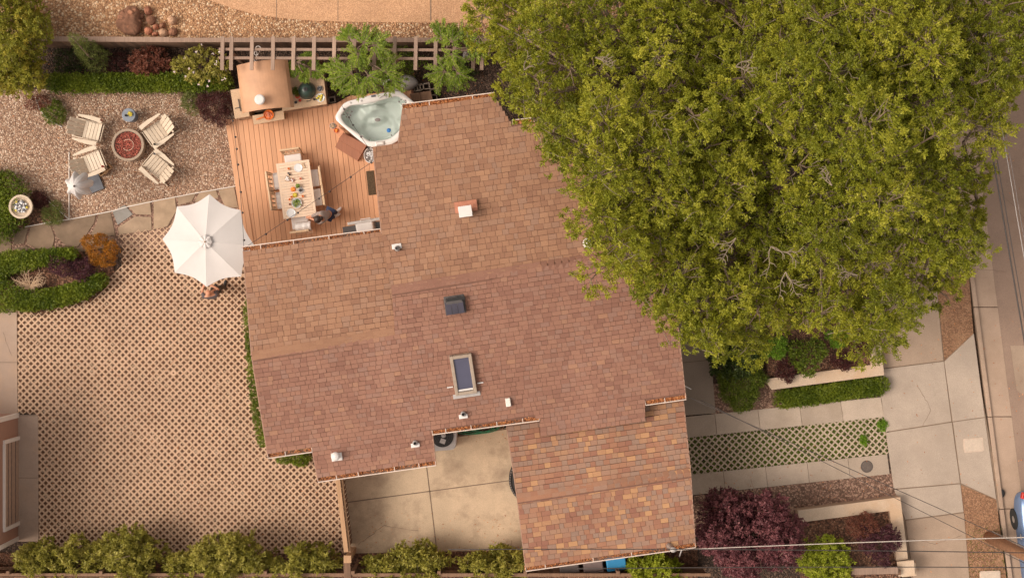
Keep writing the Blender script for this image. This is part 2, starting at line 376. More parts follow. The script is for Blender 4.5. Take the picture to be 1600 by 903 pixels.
def sprays(name, blobs, dens, L, W, mat, parent, per=36, up=.45, zmin=-.3, twig=None, tr=.006, spread=.03, **kw):
    B = np.array(blobs, float); area = np.mean(B[:, 3:6], axis=1)**2*9; cnt = np.maximum(6, (area*dens)).astype(int)
    k = np.repeat(np.arange(len(B)), cnt); n = len(k)
    d = rng.normal(0, 1, (n, 3)); d /= np.linalg.norm(d, axis=1, keepdims=True)
    ok = d[:, 2] > zmin; k = k[ok]; d = d[ok]; n = len(k); R_ = B[k, 3:6]; c = B[k, :3]
    end = c+d*R_*rng.uniform(.62, 1.22, n)[:, None]
    sd_ = d+rng.normal(0, .45, (n, 3)); sd_[:, 2] += up; sd_ /= np.linalg.norm(sd_, axis=1, keepdims=True)
    ln = np.mean(R_, axis=1)*rng.uniform(.35, .75, n); st = end-sd_*ln[:, None]
    tt = 1-np.abs(rng.normal(0, .30, n*per)); K = np.repeat(np.arange(n), per)
    P_ = st[K]+(end-st)[K]*tt[:, None]+rng.normal(0, spread, (n*per, 3))
    D_ = sd_[K]*.55+rng.normal(0, .62, (n*per, 3)); D_[:, 2] += .12
    T = rng.uniform(0, 1, n)[K]*.40+rng.uniform(0, 1, n*per)*.28+rng.uniform(0, 1, len(B))[k][K]*.32
    o = leaf_mesh(name, P_, D_, L*rng.uniform(.6, 1.3, n*per), W*rng.uniform(.7, 1.3, n*per), T, mat, parent, **kw)
    if twig:
        mb = MB()
        for i in rng.choice(n, int(n*.25), replace=False):
            a = Vector(st[i]-sd_[i]*ln[i]*.5); b = Vector(end[i]); m = (a+b)/2+Vector(rng.normal(0, .03, 3)); mb.tube([a, m, b], [tr, tr*.7, tr*.35], 4)
        mb.build('twigs', M[twig], o)
    return o
LM = {
 'tree': leafmat('leaf_tree', (.085, .11, .009), (.29, .305, .022), (.58, .54, .06), .36),
 'darkg': leafmat('leaf_dark', (.02, .035, .008), (.05, .075, .014), (.10, .125, .025), .2),
 'mid': leafmat('leaf_mid', (.06, .09, .008), (.13, .18, .015), (.24, .28, .03), .28),
 'bright': leafmat('leaf_bright', (.10, .19, .010), (.18, .33, .02), (.30, .46, .04), .3),
 'lime': leafmat('leaf_lime', (.16, .21, .012), (.33, .38, .025), (.52, .52, .07), .3),
 'hedge': leafmat('leaf_hedge', (.07, .11, .008), (.16, .21, .014), (.27, .31, .028), .25),
 'olive': leafmat('leaf_olive', (.15, .145, .02), (.34, .31, .05), (.58, .50, .14), .3),
 'yellowg': leafmat('leaf_yellow_green', (.15, .16, .015), (.32, .31, .035), (.60, .46, .07), .35),
 'maroon': leafmat('leaf_maroon', (.035, .012, .012), (.09, .028, .026), (.17, .055, .045), .25),
 'purple': leafmat('leaf_purple', (.035, .012, .018), (.09, .028, .038), (.18, .065, .075), .25),
 'plum': leafmat('leaf_plum', (.05, .018, .022), (.18, .060, .070), (.36, .14, .145), .32),
 'lawn': leafmat('leaf_lawn', (.07, .11, .015), (.16, .22, .03), (.28, .32, .05), .3),
 'rustm': leafmat('leaf_rust_red', (.10, .03, .02), (.2, .065, .04), (.32, .13, .08), .25),
 'orange': leafmat('leaf_orange', (.16, .10, .012), (.38, .15, .012), (.58, .21, .015), .3),
 'fern': leafmat('leaf_fern', (.10, .17, .012), (.22, .31, .025), (.40, .47, .06), .35),
 'conif': leafmat('leaf_conifer', (.07, .09, .02), (.15, .18, .035), (.26, .27, .07), .2),
 'flower': leafmat('petal', (.7, .5, .5), (.8, .68, .66), (.85, .78, .75), .2),
}
def stems(parent, base, tops, r=.02, mat='bark', name='stem'):
    mb = MB()
    for t in tops:
        m = (Vector(base)+Vector(t))/2+Vector((random.uniform(-.1, .1), random.uniform(-.1, .1), .08))*(Vector(t)-Vector(base)).length
        mb.tube([base, m, t], [r, r*.75, r*.4], 5)
    return mb.build(name, M[mat], parent)
def bush(name, px, py, rx, ry, h, lm, label, cat='shrub', n=1200, L=.05, W=.022, z=0, group=None, cl=6, nb=5, lobes=None, up=.35, stem=True, spread=None, spray=0, per=26):
    """rx, ry in photo pixels"""
    zc = z+h*.5; k = (H-zc)/H/PX; c = P(px, py, zc); rx *= k; ry *= k
    e = empty(name, (c.x, c.y, z), label, cat, group)
    bl = [(c.x, c.y, zc, rx*.66, ry*.66, h*.46)]
    for i in range(nb):
        a = 2*math.pi*i/nb+random.uniform(-.4, .4); q = random.uniform(.42, .72)
        bl.append((c.x+math.cos(a)*rx*q, c.y+math.sin(a)*ry*q, zc+random.uniform(-.15, .15)*h, rx*random.uniform(.28, .46), ry*random.uniform(.28, .46), h*random.uniform(.28, .45)))
    if spray: sprays('foliage', bl, spray, L, W, LM[lm], e, per=per, up=.5, twig='bark', tr=.007, spread=.022)
    else: foliage('foliage', bl, n, L, W, LM[lm], e, cl=cl, up=up, spread=spread)
    if stem: stems(e, (c.x, c.y, z), [(b[0], b[1], b[2]) for b in bl], .018)
    return e
def hedge(name, pts, rad, h, lm, label, z=0, n=4000, L=.055, W=.032, cat='hedge', org=None):
    """a clipped hedge along a polyline of (px, py), half width rad pixels"""
    e = empty(name, P(*pts[0], z), label, cat)
    zc = z+h*.5; k = (H-zc)/H/PX; r = rad*k if not isinstance(rad, list) else None
    W3 = [P(x, y, zc) for x, y in pts]; bl = []
    for i in range(len(W3)-1):
        a, b = W3[i], W3[i+1]; L_ = (b-a).length
        ra = (rad[i] if isinstance(rad, list) else rad)*k; rb = (rad[i+1] if isinstance(rad, list) else rad)*k
        m = max(1, int(L_/(min(ra, rb)*.6)))
        for j in range(m):
            q = a.lerp(b, j/m); rr = ra+(rb-ra)*j/m
            bl.append((q.x, q.y, zc, rr, rr, h*.5))
    bl.append((W3[-1].x, W3[-1].y, zc, rr, rr, h*.5))
    # flat-topped: sample points in a rounded box section
    B = np.array(bl); kk = rng.integers(0, len(B), n)
    a = rng.uniform(0, 2*np.pi, n); rr = np.sqrt(rng.uniform(0, 1, n)); side = rng.uniform(0, 1, n) < .3
    rr[side] = rng.uniform(.88, 1.16, side.sum())
    zz = np.where(side, rng.uniform(-.8, .9, n), 1-.25*rr**6+rng.normal(0, .10, n)-.35*(rng.uniform(0, 1, n) < .3))
    p = B[kk, :3].copy(); p[:, 0] += np.cos(a)*rr*B[kk, 3]; p[:, 1] += np.sin(a)*rr*B[kk, 4]; p[:, 2] += zz*B[kk, 5]
    d = np.stack([np.cos(a)*rr*.5, np.sin(a)*rr*.5, np.full(n, .7)], 1)
    cl = 6; n = int(n*.55); p = p[:n]; d = d[:n]; P_ = np.repeat(p, cl, 0)+rng.normal(0, .022, (n*cl, 3)); D_ = np.repeat(d, cl, 0)+rng.normal(0, .7, (n*cl, 3))
    T = np.repeat(rng.uniform(0, 1, n), cl)*.45+rng.uniform(0, 1, n*cl)*.45+.16*np.sin(P_[:, 0]*2.7+P_[:, 1]*3.9)+.1*np.sin(P_[:, 0]*7.1-P_[:, 1]*5.3)
    leaf_mesh('foliage', P_, D_, L*rng.uniform(.6, 1.3, n*cl), W*rng.uniform(.7, 1.3, n*cl), T, LM[lm], e)
    mb = MB()
    for i in range(0, len(bl), 2): mb.tube([(bl[i][0], bl[i][1], z), (bl[i][0], bl[i][1], z+h*.8)], [.02, .01], 5)
    mb.build('stem', M['bark'], e); return e

# ------------------------------------------------------------------ ground and paving
def flat(name, pts, z, mat, th=.02, kind='structure'):
    mb = MB(); mb.prism([(q.x, q.y) for q in poly(pts)], z-th, z); return mb.build(name, M[mat], kind=kind)
def strips(name, segs, z, wpx, mat='joint'):
    mb = MB()
    for (a, b) in segs: mb.bar(P(*a, 0)+Vector((0, 0, z)), P(*b, 0)+Vector((0, 0, z)), wpx/PX, .006)
    return mb.build(name, M[mat], kind='structure')
mb = MB(); mb.prism([(-400, -400), (400, -400), (400, 400), (-400, 400)], -.22, -.10); mb.build('ground', M['soil'], kind='structure')
flat('garden_soil', [(-250, 60), (1390, 60), (1450, 1000), (-250, 1000)], 0, 'mulch_dark', .09)
# neighbour's raised yard
mb = MB(); mb.prism([(q.x, q.y) for q in [P(-300, -250, .9), P(1000, -250, .9), P(1000, 61, .9), P(-300, 61, .9)]], -.09, .9); mb.build('gravel_yard', M['pebble'], kind='structure')
mb = MB(); mb.prism([(q.x, q.y) for q in [P(x, y, .92) for x, y in [(300, -250), (300, -16), (330, 2), (365, 14), (400, 23), (440, 29), (490, 33), (560, 35), (900, 38), (900, -250)]]], .88, .92); mb.build('aggregate_path', M['aggregate'], kind='structure')
mb = MB()
for x in (432, 528, 673): mb.bar(P(x, -200, .922), P(x, 33, .922), .03 if x == 673 else .015, .006)
mb.build('path_joint', M['joint'], kind='structure')
# pea gravel, flagstones
flat('gravel_patio', [(-250, 140), (380, 140), (380, 290), (250, 313), (200, 324), (150, 334), (108, 343), (40, 355), (-250, 375)], .012, 'pea')
flat('planting_bed', [(-50, 330), (30, 335), (55, 295), (78, 312), (108, 342), (60, 352), (-50, 365)], .02, 'mulch')
flat('path_base', [(-250, 375), (40, 356), (110, 343), (200, 325), (250, 313), (390, 289), (390, 400), (180, 385), (0, 410), (-250, 430)], .008, 'mulch_pink')
stones = [([(-40, 364), (17, 362), (19, 396), (-40, 410)], .25), ([(20, 360), (46, 352), (38, 381), (22, 382)], .2), ([(22, 387), (42, 385), (62, 393), (62, 404), (20, 405)], .3),
 ([(48, 353), (78, 347), (86, 370), (82, 392), (64, 391), (41, 381)], .3), ([(80, 348), (151, 334), (148, 348), (135, 368), (122, 386), (103, 384), (88, 370)], .22),
 ([(154, 334), (173, 329), (181, 368), (165, 370), (150, 370), (139, 372), (151, 350)], .28), ([(103, 388), (125, 387), (137, 374), (180, 371), (178, 385), (100, 398)], .35),
 ([(176, 331), (195, 320), (208, 335), (184, 352)], 1.0), ([(198, 320), (235, 313), (237, 336), (212, 335)], .6), ([(184, 356), (211, 338), (237, 339), (238, 360), (186, 367)], .6),
 ([(240, 313), (274, 307), (276, 330), (262, 354), (240, 359)], .8), ([(277, 307), (307, 302), (300, 315), (279, 321)], .5), ([(311, 302), (338, 297), (342, 308), (318, 318), (304, 315)], .65),
 ([(341, 297), (366, 292), (373, 325), (352, 324), (345, 308)], .7), ([(265, 355), (279, 325), (302, 318), (318, 322), (345, 318), (350, 328), (376, 329), (382, 352), (300, 354)], .6)]
mb = MB()
for pts, t in stones:
    q = [P(*p) for p in pts]; c = sum(q, Vector())/len(q); mb.prism([((v-c)*.985+c).to_2d() for v in q], 0, .028, t)
mb.build('flagstone_path', M['flag'], bevel=.006, kind='structure')
mb = MB()
def curve(pts, z): return [P(x, y, z) for x, y in pts]
for pth in ([(368, 291), (300, 303), (250, 312.5), (200, 323), (175, 330), (150, 335), (108, 343), (75, 348), (38, 355)], [(108, 238), (108, 343)], [(72, 311), (108, 343)], [(55, 152), (62, 172), (75, 187), (97, 199)]):
    c = curve(pth, .03)
    for a, b in zip(c, c[1:]): mb.bar(a, b, .022, .04)
mb.build('bed_edging', M['trim'], label='thin pale edging strip between pea gravel and flagstone path', cat='edging')
# turf pavers
def paver(name, area, fill, mat, bb, hole=.070, z=.03, ang=0):
    p = .204; mb = MB(); tv = []; bt = {}; pg = [P(*q) for q in area]; ca, sa = math.cos(ang), math.sin(ang)
    c0 = P((bb[0]+bb[2])/2, (bb[1]+bb[3])/2); n1 = int((bb[2]-bb[0])/PX/p)+12; n2 = int((bb[3]-bb[1])/PX/(p/2))+24
    vs = []; fs = []
    for j in range(-n2, n2):
        for i in range(-n1, n1):
            lx = (i+(.5 if j % 2 else 0))*p; ly = j*p/2
            x = c0.x+lx*ca-ly*sa; y = c0.y+lx*sa+ly*ca
            if not inside(x, y, pg): continue
            bk = (int(lx//.612), int((ly+(.1 if int(lx//.612) % 2 else 0))//.408)); t0_, dz_ = bt.setdefault(bk, (random.uniform(.35, .65), random.uniform(-.004, .004))); h = hole*random.uniform(.93, 1.05)*(random.uniform(.3, .7) if random.random() < .002 else 1); b = len(vs); zz = z+dz_; tv += [t0_+random.uniform(-.08, .08)]*12; dp = random.choice((-.03, -.03, -.02, -.01, .005))
            for (r, q) in ((.1005, zz), (h, zz), (h*.92, -.03)):
                for k in range(4):
                    a = k*math.pi/2+ang; vs.append((x+r*math.cos(a), y+r*math.sin(a), q))
            for k in range(4):
                k2 = (k+1) % 4; fs += [(b+k, b+k2, b+4+k2, b+4+k), (b+4+k, b+4+k2, b+8+k2, b+8+k)]
    mb.add(vs, fs); mb.t = tv; o = mb.build(name, M[mat], kind='structure')
    mb = MB(); mb.prism([(q.x, q.y) for q in pg], -.02, .0035); mb.build(name+'_bed', M[fill], kind='structure'); return o
court = [(24, 478), (60, 492), (140, 470), (190, 420), (190, 368), (262, 354), (300, 352), (384, 340), (470, 560), (560, 560), (560, 868), (55, 868), (55, 645), (24, 645)]
paver('courtyard_paving', court, 'holefill', 'paver', (24, 340, 560, 868), ang=R(-1))
mb = MB(); mb.prism([(q.x, q.y) for q in poly([(24, 478), (60, 440), (190, 420), (190, 368), (384, 340), (560, 560), (560, 868), (55, 868), (55, 645), (24, 645)])], -.08, .001); mb.build('courtyard_subbase', M['holefill'], kind='structure')
flat('paving_slab', [(-250, 480), (27, 488), (28, 648), (-250, 648)], .045, 'slab_left', .05)
flat('paving_slab_strip', [(28, 648), (60, 648), (61, 845), (28, 845)], .05, 'slab_left', .05)
strips('slab_joint', [((-100, 566), (27, 566)), ((29, 746), (60, 746)), ((29, 649), (60, 649))], .052, .8)
# back slab
flat('back_yard_slab', [(532, 690), (700, 683), (820, 664), (830, 862), (547, 866)], .04, 'slab_back', .05)
strips('back_slab_joint', [((662, 690), (683, 862)), ((536, 785), (820, 747)), ((700, 684), (815, 666))], .042, 1.6)
flat('bark_bed', [(-250, 862), (543, 864), (820, 858), (1090, 858), (1090, 1000), (-250, 1000)], .046, 'mulch', .05)
flat('side_bark', [(690, 640), (820, 640), (820, 664), (700, 682)], .03, 'mulch_dark')
flat('front_bark', [(1060, 480), (1420, 480), (1425, 1000), (1060, 1000)], .012, 'mulch_dark')
flat('bark_strip', [(1084, 774), (1392, 739), (1402, 780), (1250, 812), (1084, 830)], .03, 'mulch_pink')
flat('gravel_strip', [(1110, 600), (1240, 590), (1240, 640), (1112, 655)], .022, 'mulch_pink')
# drive
mb = MB(); gap = .7
def split(a, b, c, d, ts, mb, z, th=.08):   # a-b top edge, d-c bottom edge
    ts = [0]+ts+[1]
    for t0, t1 in zip(ts, ts[1:]):
        q = [Vector(a).lerp(Vector(b), t0), Vector(a).lerp(Vector(b), t1), Vector(d).lerp(Vector(c), t1), Vector(d).lerp(Vector(c), t0)]
        e = .22; q[0].x += e; q[3].x += e; q[1].x -= e; q[2].x -= e
        mb.prism([P(v.x, v.y).to_2d() for v in q], z-th, z, random.random())
split((1030, 655), (1376, 620), (1381, 651), (1033, 688), [.25, .445, .633, .818], mb, .04)
split((1040, 745), (1386, 709), (1390, 740), (1043, 777), [.26, .45, .638, .822], mb, .04)
mb.build('driveway_strips', M['slab_drive'], bevel=.008, kind='structure')
drv = [(1060, 684), (1381, 649), (1387, 711), (1060, 746)]
paver('driveway_paving', drv, 'dirt_grass', 'paver_drive', (1060, 645, 1390, 750), .072, .034, ang=R(5.5))
mb = MB(); split((1040, 440), (1102, 440), (1118, 645), (1040, 651), [], mb, .042)
mb.build('entry_path', M['slab_entry'], kind='structure')
strips('entry_joint', [((1050, 568), (1112, 562))], .043, 1)
# sidewalk slabs, apron
def X(x0, y0, y): return x0+(y-y0)*.125
sw = []
flat('sidewalk_bed', [(1345, 300), (1480, 300), (1562, 779), (1530, 1000), (1440, 1010), (1378, 600)], .025, 'sandjoint', .08)
mb = MB(); mb2 = MB()
def quad(pts, mbb, z=.05): mbb.prism([P(*p).to_2d() for p in pts], z-.1, z)
quad([(1352, 420), (1462, 440), (1473.5, 563), (1370, 576)], mb2)
quad([(1371, 577.5), (1474, 564.5), (1486, 658), (1383.5, 674)], mb)
quad([(1384, 675.5), (1486.5, 659.5), (1499.5, 754), (1396, 763)], mb)
quad([(1396.5, 764.5), (1500, 755.5), (1505, 799), (1414, 811)], mb)
quad([(1414.5, 812.5), (1505.5, 800.5), (1514, 903), (1428, 910)], mb2)
quad([(1428, 911), (1514, 904), (1527, 1000), (1440, 1010)], mb2)
quad([(1345, 300), (1450, 300), (1461.5, 439), (1352, 419)], mb2)
quad([(1475, 564.5), (1521, 521), (1538, 651), (1488, 658)], mb)
quad([(1488.5, 659), (1538, 652), (1556, 779), (1501, 754)], mb)
mb.build('sidewalk', M['slab_walk'], bevel=.008, kind='structure'); mb2.build('sidewalk_older_slabs', M['slab_walk_warm'], bevel=.008, kind='structure')
flat('verge_dirt', [(1462, 430), (1513, 425), (1520.5, 521), (1475, 563)], .03, 'dirt')
flat('verge_dirt_lower', [(1501, 757), (1556, 780), (1572, 903), (1584, 1000), (1528, 1000), (1514, 903)], .03, 'dirt')
# kerb, gutter, street
def sx(x, y): return (x+(y-480)*.128, y)
for nm, x0, x1, z0, z1, mt in (('kerb', 1521, 1527.5, -.15, .055, 'kerb'), ('gutter_pan', 1527.5, 1560, -.15, -.045, 'kerb')):
    mb = MB(); ys = [-300, 60, 250, 480, 651, 795, 1010]
    for a, b in zip(ys, ys[1:]):
        mb.prism([P(*q).to_2d() for q in (sx(x0, a+.5), sx(x1, a+.5), sx(x1, b-.5), sx(x0, b-.5))], z0, z1)
    mb.build(nm, M[mt], kind='structure', bevel=.012)
mb = MB(); mb.prism([P(*q).to_2d() for q in (sx(1560, -2000), sx(2010, -2000), sx(2010, 3000), sx(1560, 3000))], -.16, -.055); mb.build('street', M['asphalt'], kind='structure')
mb = MB(); mb.prism([P(*q).to_2d() for q in (sx(1572, 540), sx(1700, 540), sx(1700, 700), sx(1573, 610))], -.06, -.048); mb.build('asphalt_patch', M['slab_walk_warm'], kind='structure')

def crack(pts, z, name='crack'):
    rd = random.Random(len(pts)+int(pts[0][0])); mb = MB(); P3 = []
    for a, b in zip(pts, pts[1:]):
        for i in range(10): P3.append(P(a[0]+(b[0]-a[0])*i/10+rd.uniform(-1, 1), a[1]+(b[1]-a[1])*i/10+rd.uniform(-1, 1), z))
    for a, b in zip(P3, P3[1:]): mb.bar(a, b, rd.uniform(.006, .014), .004)
    mb.build(name, M['joint'], kind='structure')
crack([(1432, 600), (1455, 640), (1440, 668)], .051); crack([(1420, 840), (1460, 850), (1508, 835)], .051); crack([(560, 850), (600, 820), (660, 830)], .041); crack([(1527, 420), (1575, 425)], -.044); crack([(1562, 300), (1600, 340), (1640, 350)], -.054); crack([(5, 520), (20, 560)], .046)
# ------------------------------------------------------------------ house
A0 = R(8.3); U = Vector((math.cos(A0), math.sin(A0), 0)); V = Vector((math.sin(A0), -math.cos(A0), 0))   # V points down the photo
class Plane:
    def __init__(s, px, py, z, pitch, sgn):      # line through pixel at height z along U; falls towards sgn*V
        s.o = P(px, py, z); s.d = V*sgn; s.p = pitch
    def z(s, x, y): return s.o.z-s.p*((Vector((x, y, 0))-Vector((s.o.x, s.o.y, 0))).dot(s.d))
    def hit(s, px, py):
        z = s.o.z
        for _ in range(12): q = P(px, py, z); z = s.z(q.x, q.y)
        q = P(px, py, z); return Vector((q.x, q.y, z))
PB = Plane(612, 453, 4.6, .24, -1)
PC = Plane(612, 453, 4.6, .22, 1)
ra = PC.hit(505, 538.5)
PA = Plane(505, 538.5, ra.z, .26, -1)
PD = Plane(940, 758, 3.62, .25, -1)
PE = Plane(940, 758, 3.62, .25, 1)
house = empty('house', (P(700, 500).x, P(700, 500).y, 0), 'single storey house with brown shingled gable roofs and attached lower garage', 'house')
roofA = [(380, 393), (602, 364), (624, 518), (393, 556)]
roofB = [(629, 171), (774, 153), (800, 195), (860, 190), (905, 260), (940, 300), (1040, 385), (612, 453), (596, 366), (583, 232), (622, 225)]
roofC = [(612, 453), (1045, 384), (1071, 617), (1008, 626), (1008, 657), (845, 682), (842, 651), (675, 673), (680, 720), (496, 746), (487, 699), (418, 709), (393, 556), (617, 520)]
roofD = [(790, 655), (1066, 610), (1079, 737), (808, 778)]
roofE = [(808, 778), (1079, 737), (1086, 848), (821, 885)]
def shingles(name, pg, pl, mat, expo=.145, wmin=.11, wmax=.27, seed=1):
    rd = random.Random(seed); pts = [pl.hit(*p) for p in pg]
    base = MB(); base.slab3([(p.x, p.y, p.z-.012) for p in pts], .14); rf = base.build(name, M['shgap'], house)
    cosp = 1/math.sqrt(1+pl.p**2)
    st = [((p-pl.o).dot(U), (Vector((p.x, p.y, 0))-Vector((pl.o.x, pl.o.y, 0))).dot(pl.d)) for p in pts]
    e = expo*cosp; tmax = max(t for s, t in st); tmin = min(t for s, t in st); mb = MB()
    def xs(t):
        r = []
        for i in range(len(st)):
            (a, b), (c, d) = st[i], st[(i+1) % len(st)]
            if (b > t) != (d > t): r.append(a+(c-a)*(t-b)/(d-b))
        return sorted(r)
    def W3(s, t, lift): q = Vector((pl.o.x, pl.o.y, 0))+U*s+pl.d*t; return (q.x, q.y, pl.z(q.x, q.y)+lift)
    t = tmax; row = 0
    while t > tmin:
        t1 = t; t0 = max(t-e, tmin); iv = xs((t0+t1)/2)
        for a, b in zip(iv[::2], iv[1::2]):
            s = a-rd.uniform(0, .2)
            while s < b:
                w_ = rd.uniform(wmin, wmax); x0 = max(s, a); x1 = min(s+w_, b); s += w_
                if x1-x0 < .01: continue
                l1 = rd.choice((.014, .018, .026, .030)); tt = rd.random(); ov = .02
                dt = rd.uniform(-.006, .006)
                t1_ = t1-.009; vs = [W3(x0+.0035, t1_+dt, -.012), W3(x1-.0035, t1_+dt, -.012), W3(x0+.0035, t1_+dt, l1), W3(x1-.0035, t1_+dt, l1), W3(x0+.0035, t0, .001), W3(x1-.0035, t0, .001)]
                mb.add(vs, [(0, 1, 3, 2), (2, 3, 5, 4), (0, 2, 4), (1, 5, 3)], tt)
        t -= e; row += 1
    mb.build('shingles', mat, rf); return rf
shingles('roof', roofA, PA, M['sh'], .15, seed=1); shingles('roof', roofB, PB, M['sh'], .16, seed=2); shingles('roof', roofC, PC, M['shs'], .128, seed=3)
shingles('garage_roof', roofD, PD, M['shg'], .145, seed=4); shingles('garage_roof', roofE, PE, M['shg'], .145, seed=5)
def ridge(a, b, pl, smooth_until, mat, wd=.25):
    mb = MB(); q0 = pl.hit(*a)+V*(wd/2+.02); q1 = pl.hit(*b)+V*(wd/2+.02); dz0 = Vector((0, 0, -(wd/2+.02)*.22+.012)); mb.bar(q0+dz0, q1+dz0, .045, .02); mb.build('ridge_dark_strip', M['shgap'], house); mb = MB(); p0 = pl.hit(*a); p1 = pl.hit(*b); L_ = (p1-p0).length; n = int(L_/.19); d = (p1-p0).normalized()  # thin strip added to draw the dark line below the ridge caps, no flashing
    for i in range(n):
        c = p0+d*(i+.5)*L_/n; sm = i/n < smooth_until
        for sg in (-1, 1):
            l0, l1 = (.018, .030) if sm else (.016, .055)
            a_ = c-d*(L_/n*.5+(.0 if sm else -.008)); b_ = c+d*(L_/n*.5-(.003 if sm else .022))
            o = V*sg*wd/2; dz = Vector((0, 0, -wd/2*pl.p))
            vs = [a_+Vector((0, 0, l1)), b_+Vector((0, 0, l0)), b_+o+dz+Vector((0, 0, l0)), a_+o+dz+Vector((0, 0, l1)), a_+o+dz-Vector((0, 0, .01)), b_+o+dz-Vector((0, 0, .01)), a_-Vector((0, 0, .01))]
            fs = [(0, 1, 2, 3), (3, 2, 5, 4), (0, 3, 4, 6)]
            mb.add(vs, fs, random.uniform(.2, .6))
    return mb.build('ridge_cap', mat, house)
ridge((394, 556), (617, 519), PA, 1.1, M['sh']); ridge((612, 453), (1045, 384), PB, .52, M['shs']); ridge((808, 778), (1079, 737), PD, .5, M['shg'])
# gutters: U channel, outer white lip, leaf litter inside
def gutter(a, b, pl, out, litter=1.0, nbr=3):
    p0 = pl.hit(*a); p1 = pl.hit(*b); d = (p1-p0).normalized(); o = Vector((d.y, -d.x, 0))
    if o.y*out < 0: o = -o
    z = (p0.z+p1.z)/2-.03; p0.z = p1.z = z; wd = .12; mb = MB()
    mb.bar(p0+o*wd-Vector((0, 0, .03)), p1+o*wd-Vector((0, 0, .03)), .012, .13)
    mb.bar(p0+o*(wd+.004)+Vector((0, 0, .035)), p1+o*(wd+.004)+Vector((0, 0, .035)), .026, .014)
    for q in (p0, p1): mb.bar(q-Vector((0, 0, .03)), q+o*wd-Vector((0, 0, .03)), .014, .13)
    g = mb.build('gutter', M['lip'], house)
    mb = MB(); mb.bar(p0+o*wd/2-Vector((0, 0, .085)), p1+o*wd/2-Vector((0, 0, .085)), wd-.03, .01); mb.build('channel', M['gutterin'], g)
    L_ = (p1-p0).length
    for i in range(nbr):
        mb = MB(); c = p0+d*L_*(i+.5+random.uniform(-.15, .15))/nbr; mb.bar(c+Vector((0, 0, .03)), c+o*wd+Vector((0, 0, .03)), .022, .012); mb.build('bracket', M['lip'], g)
    if litter:
        n = int(L_*520*litter); t = rng.uniform(0, 1, n)
        if litter < 1: t = np.clip(rng.choice([.08, .3, .62, .93], n)+rng.normal(0, .07, n), 0, 1)
        Q = np.array(p0)[None]+t[:, None]*np.array(p1-p0)[None]+rng.uniform(-.015, wd-.02, n)[:, None]*np.array(o)[None]; Q[:, 2] += rng.uniform(-.06, .02, n)
        D = rng.normal(0, 1, (n, 3)); D[:, 2] *= .25
        lo = leaf_mesh('leaf_litter', Q, D, rng.uniform(.03, .06, n), rng.uniform(.018, .03, n), rng.uniform(0, 1, n), M['litter'], g); lo['kind'] = 'stuff'
    return g
gutter((380, 392.5), (595, 364.5), PA, 1, .35, 4); gutter((629, 170), (773, 152), PB, 1, 1.2, 2); gutter((801, 195), (835, 191), PB, 1, 1, 1)
gutter((418, 709), (487, 699), PC, -1, .4, 1); gutter((496, 746), (680, 720), PC, -1, .45, 4); gutter((675, 672), (842, 650), PC, -1, .9, 4)
gutter((1008, 626), (1071, 617), PC, -1, 1.3, 1); gutter((821, 885), (1086, 848), PE, -1, .55, 4)
# rake boards
M['rake'] = plain('rake_paint', (.36, .21, .15), .7)
def rake(a, b, pl, th=.03):
    p0, p1 = pl.hit(*a), pl.hit(*b); mb = MB(); mb.bar(p0-Vector((0, 0, .08)), p1-Vector((0, 0, .08)), th, .17); mb.build('rake_board', M['rake'], house)
for a, b, pl in (((380, 393), (393, 556), PA), ((393, 556), (418, 709), PC), ((487, 699), (496, 746), PC), ((680, 720), (675, 673), PC), ((808, 778), (821, 885), PE), ((790, 655), (808, 778), PD), ((1079, 737), (1086, 848), PE), ((1066, 610), (1079, 737), PD), ((1045, 384), (1071, 617), PC), ((583, 232), (596, 366), PB), ((629, 171), (622, 225), PB)): rake(a, b, pl)
# walls
def wallpoly(pts, z1):
    return [P(x, y, z1).to_2d() for x, y in pts]
mb = MB()
mb.prism(wallpoly([(402, 412), (612, 378), (604, 250), (648, 190), (760, 178), (900, 275), (1022, 405), (1048, 600), (985, 640), (700, 655), (655, 700), (520, 722), (505, 690), (440, 695), (414, 556)], 3.0), 0, 3.0)
mb.prism(wallpoly([(815, 650), (1045, 620), (1062, 830), (842, 862)], 2.9), 0, 2.9)
mb.build('wall', M['stucco'], house)
# roof fittings (parts of the house)
def rp(pl, px, py): return pl.hit(px, py)
def pipe_vent(pl, px, py, ang, s=1):
    c = rp(pl, px, py); mb = MB(); mb.box(c+Vector((0, 0, .035)), (.26*s, .14*s, .02), ang, 0, 0)
    f = mb.build('pipe_vent', M['white'], house, bevel=.01)
    mb = MB(); q = c+Vector((.02, -.06, 0)); mb.lathe(q, [(.085, .03), (.075, .10), (.055, .16), (.055, .24)], 16); mb.build('boot', M['lightgrey'], f, smooth=True)
    mb = MB(); mb.lathe(q, [(.045, .2), (.045, .30), (.03, .30), (.03, .2)], 12); mb.build('pipe', M['black'], f)
pipe_vent(PB, 620, 385, A0); 
for (x, y) in ((724, 647), (649, 692)):
    c = rp(PC, x, y+2); mb = MB(); mb.box(c+Vector((0, -.02, .04)), (.24, .12, .02), A0)
    f = mb.build('pipe_vent', M['white'], house, bevel=.01)
    mb = MB(); mb.lathe(c+Vector((0, .05, 0)), [(.08, .02), (.07, .1), (.05, .2)], 16); mb.build('boot', M['lightgrey'], f, smooth=True)
    mb = MB(); mb.lathe(c+Vector((0, .05, 0)), [(.04, .19), (.04, .27), (.03, .27), (.03, .2)], 12); mb.build('pipe', M['black'], f)
c = rp(PC, 526, 711); mb = MB(); mb.lathe(c, [(.08, 0), (.08, .22), (.12, .24), (.12, .32), (.08, .36), (.02, .38)], 24); mb.box(c+Vector((0, 0, .02)), (.3, .3, .02), A0); mb.build('flue_cap', M['white'], house, bevel=.008)
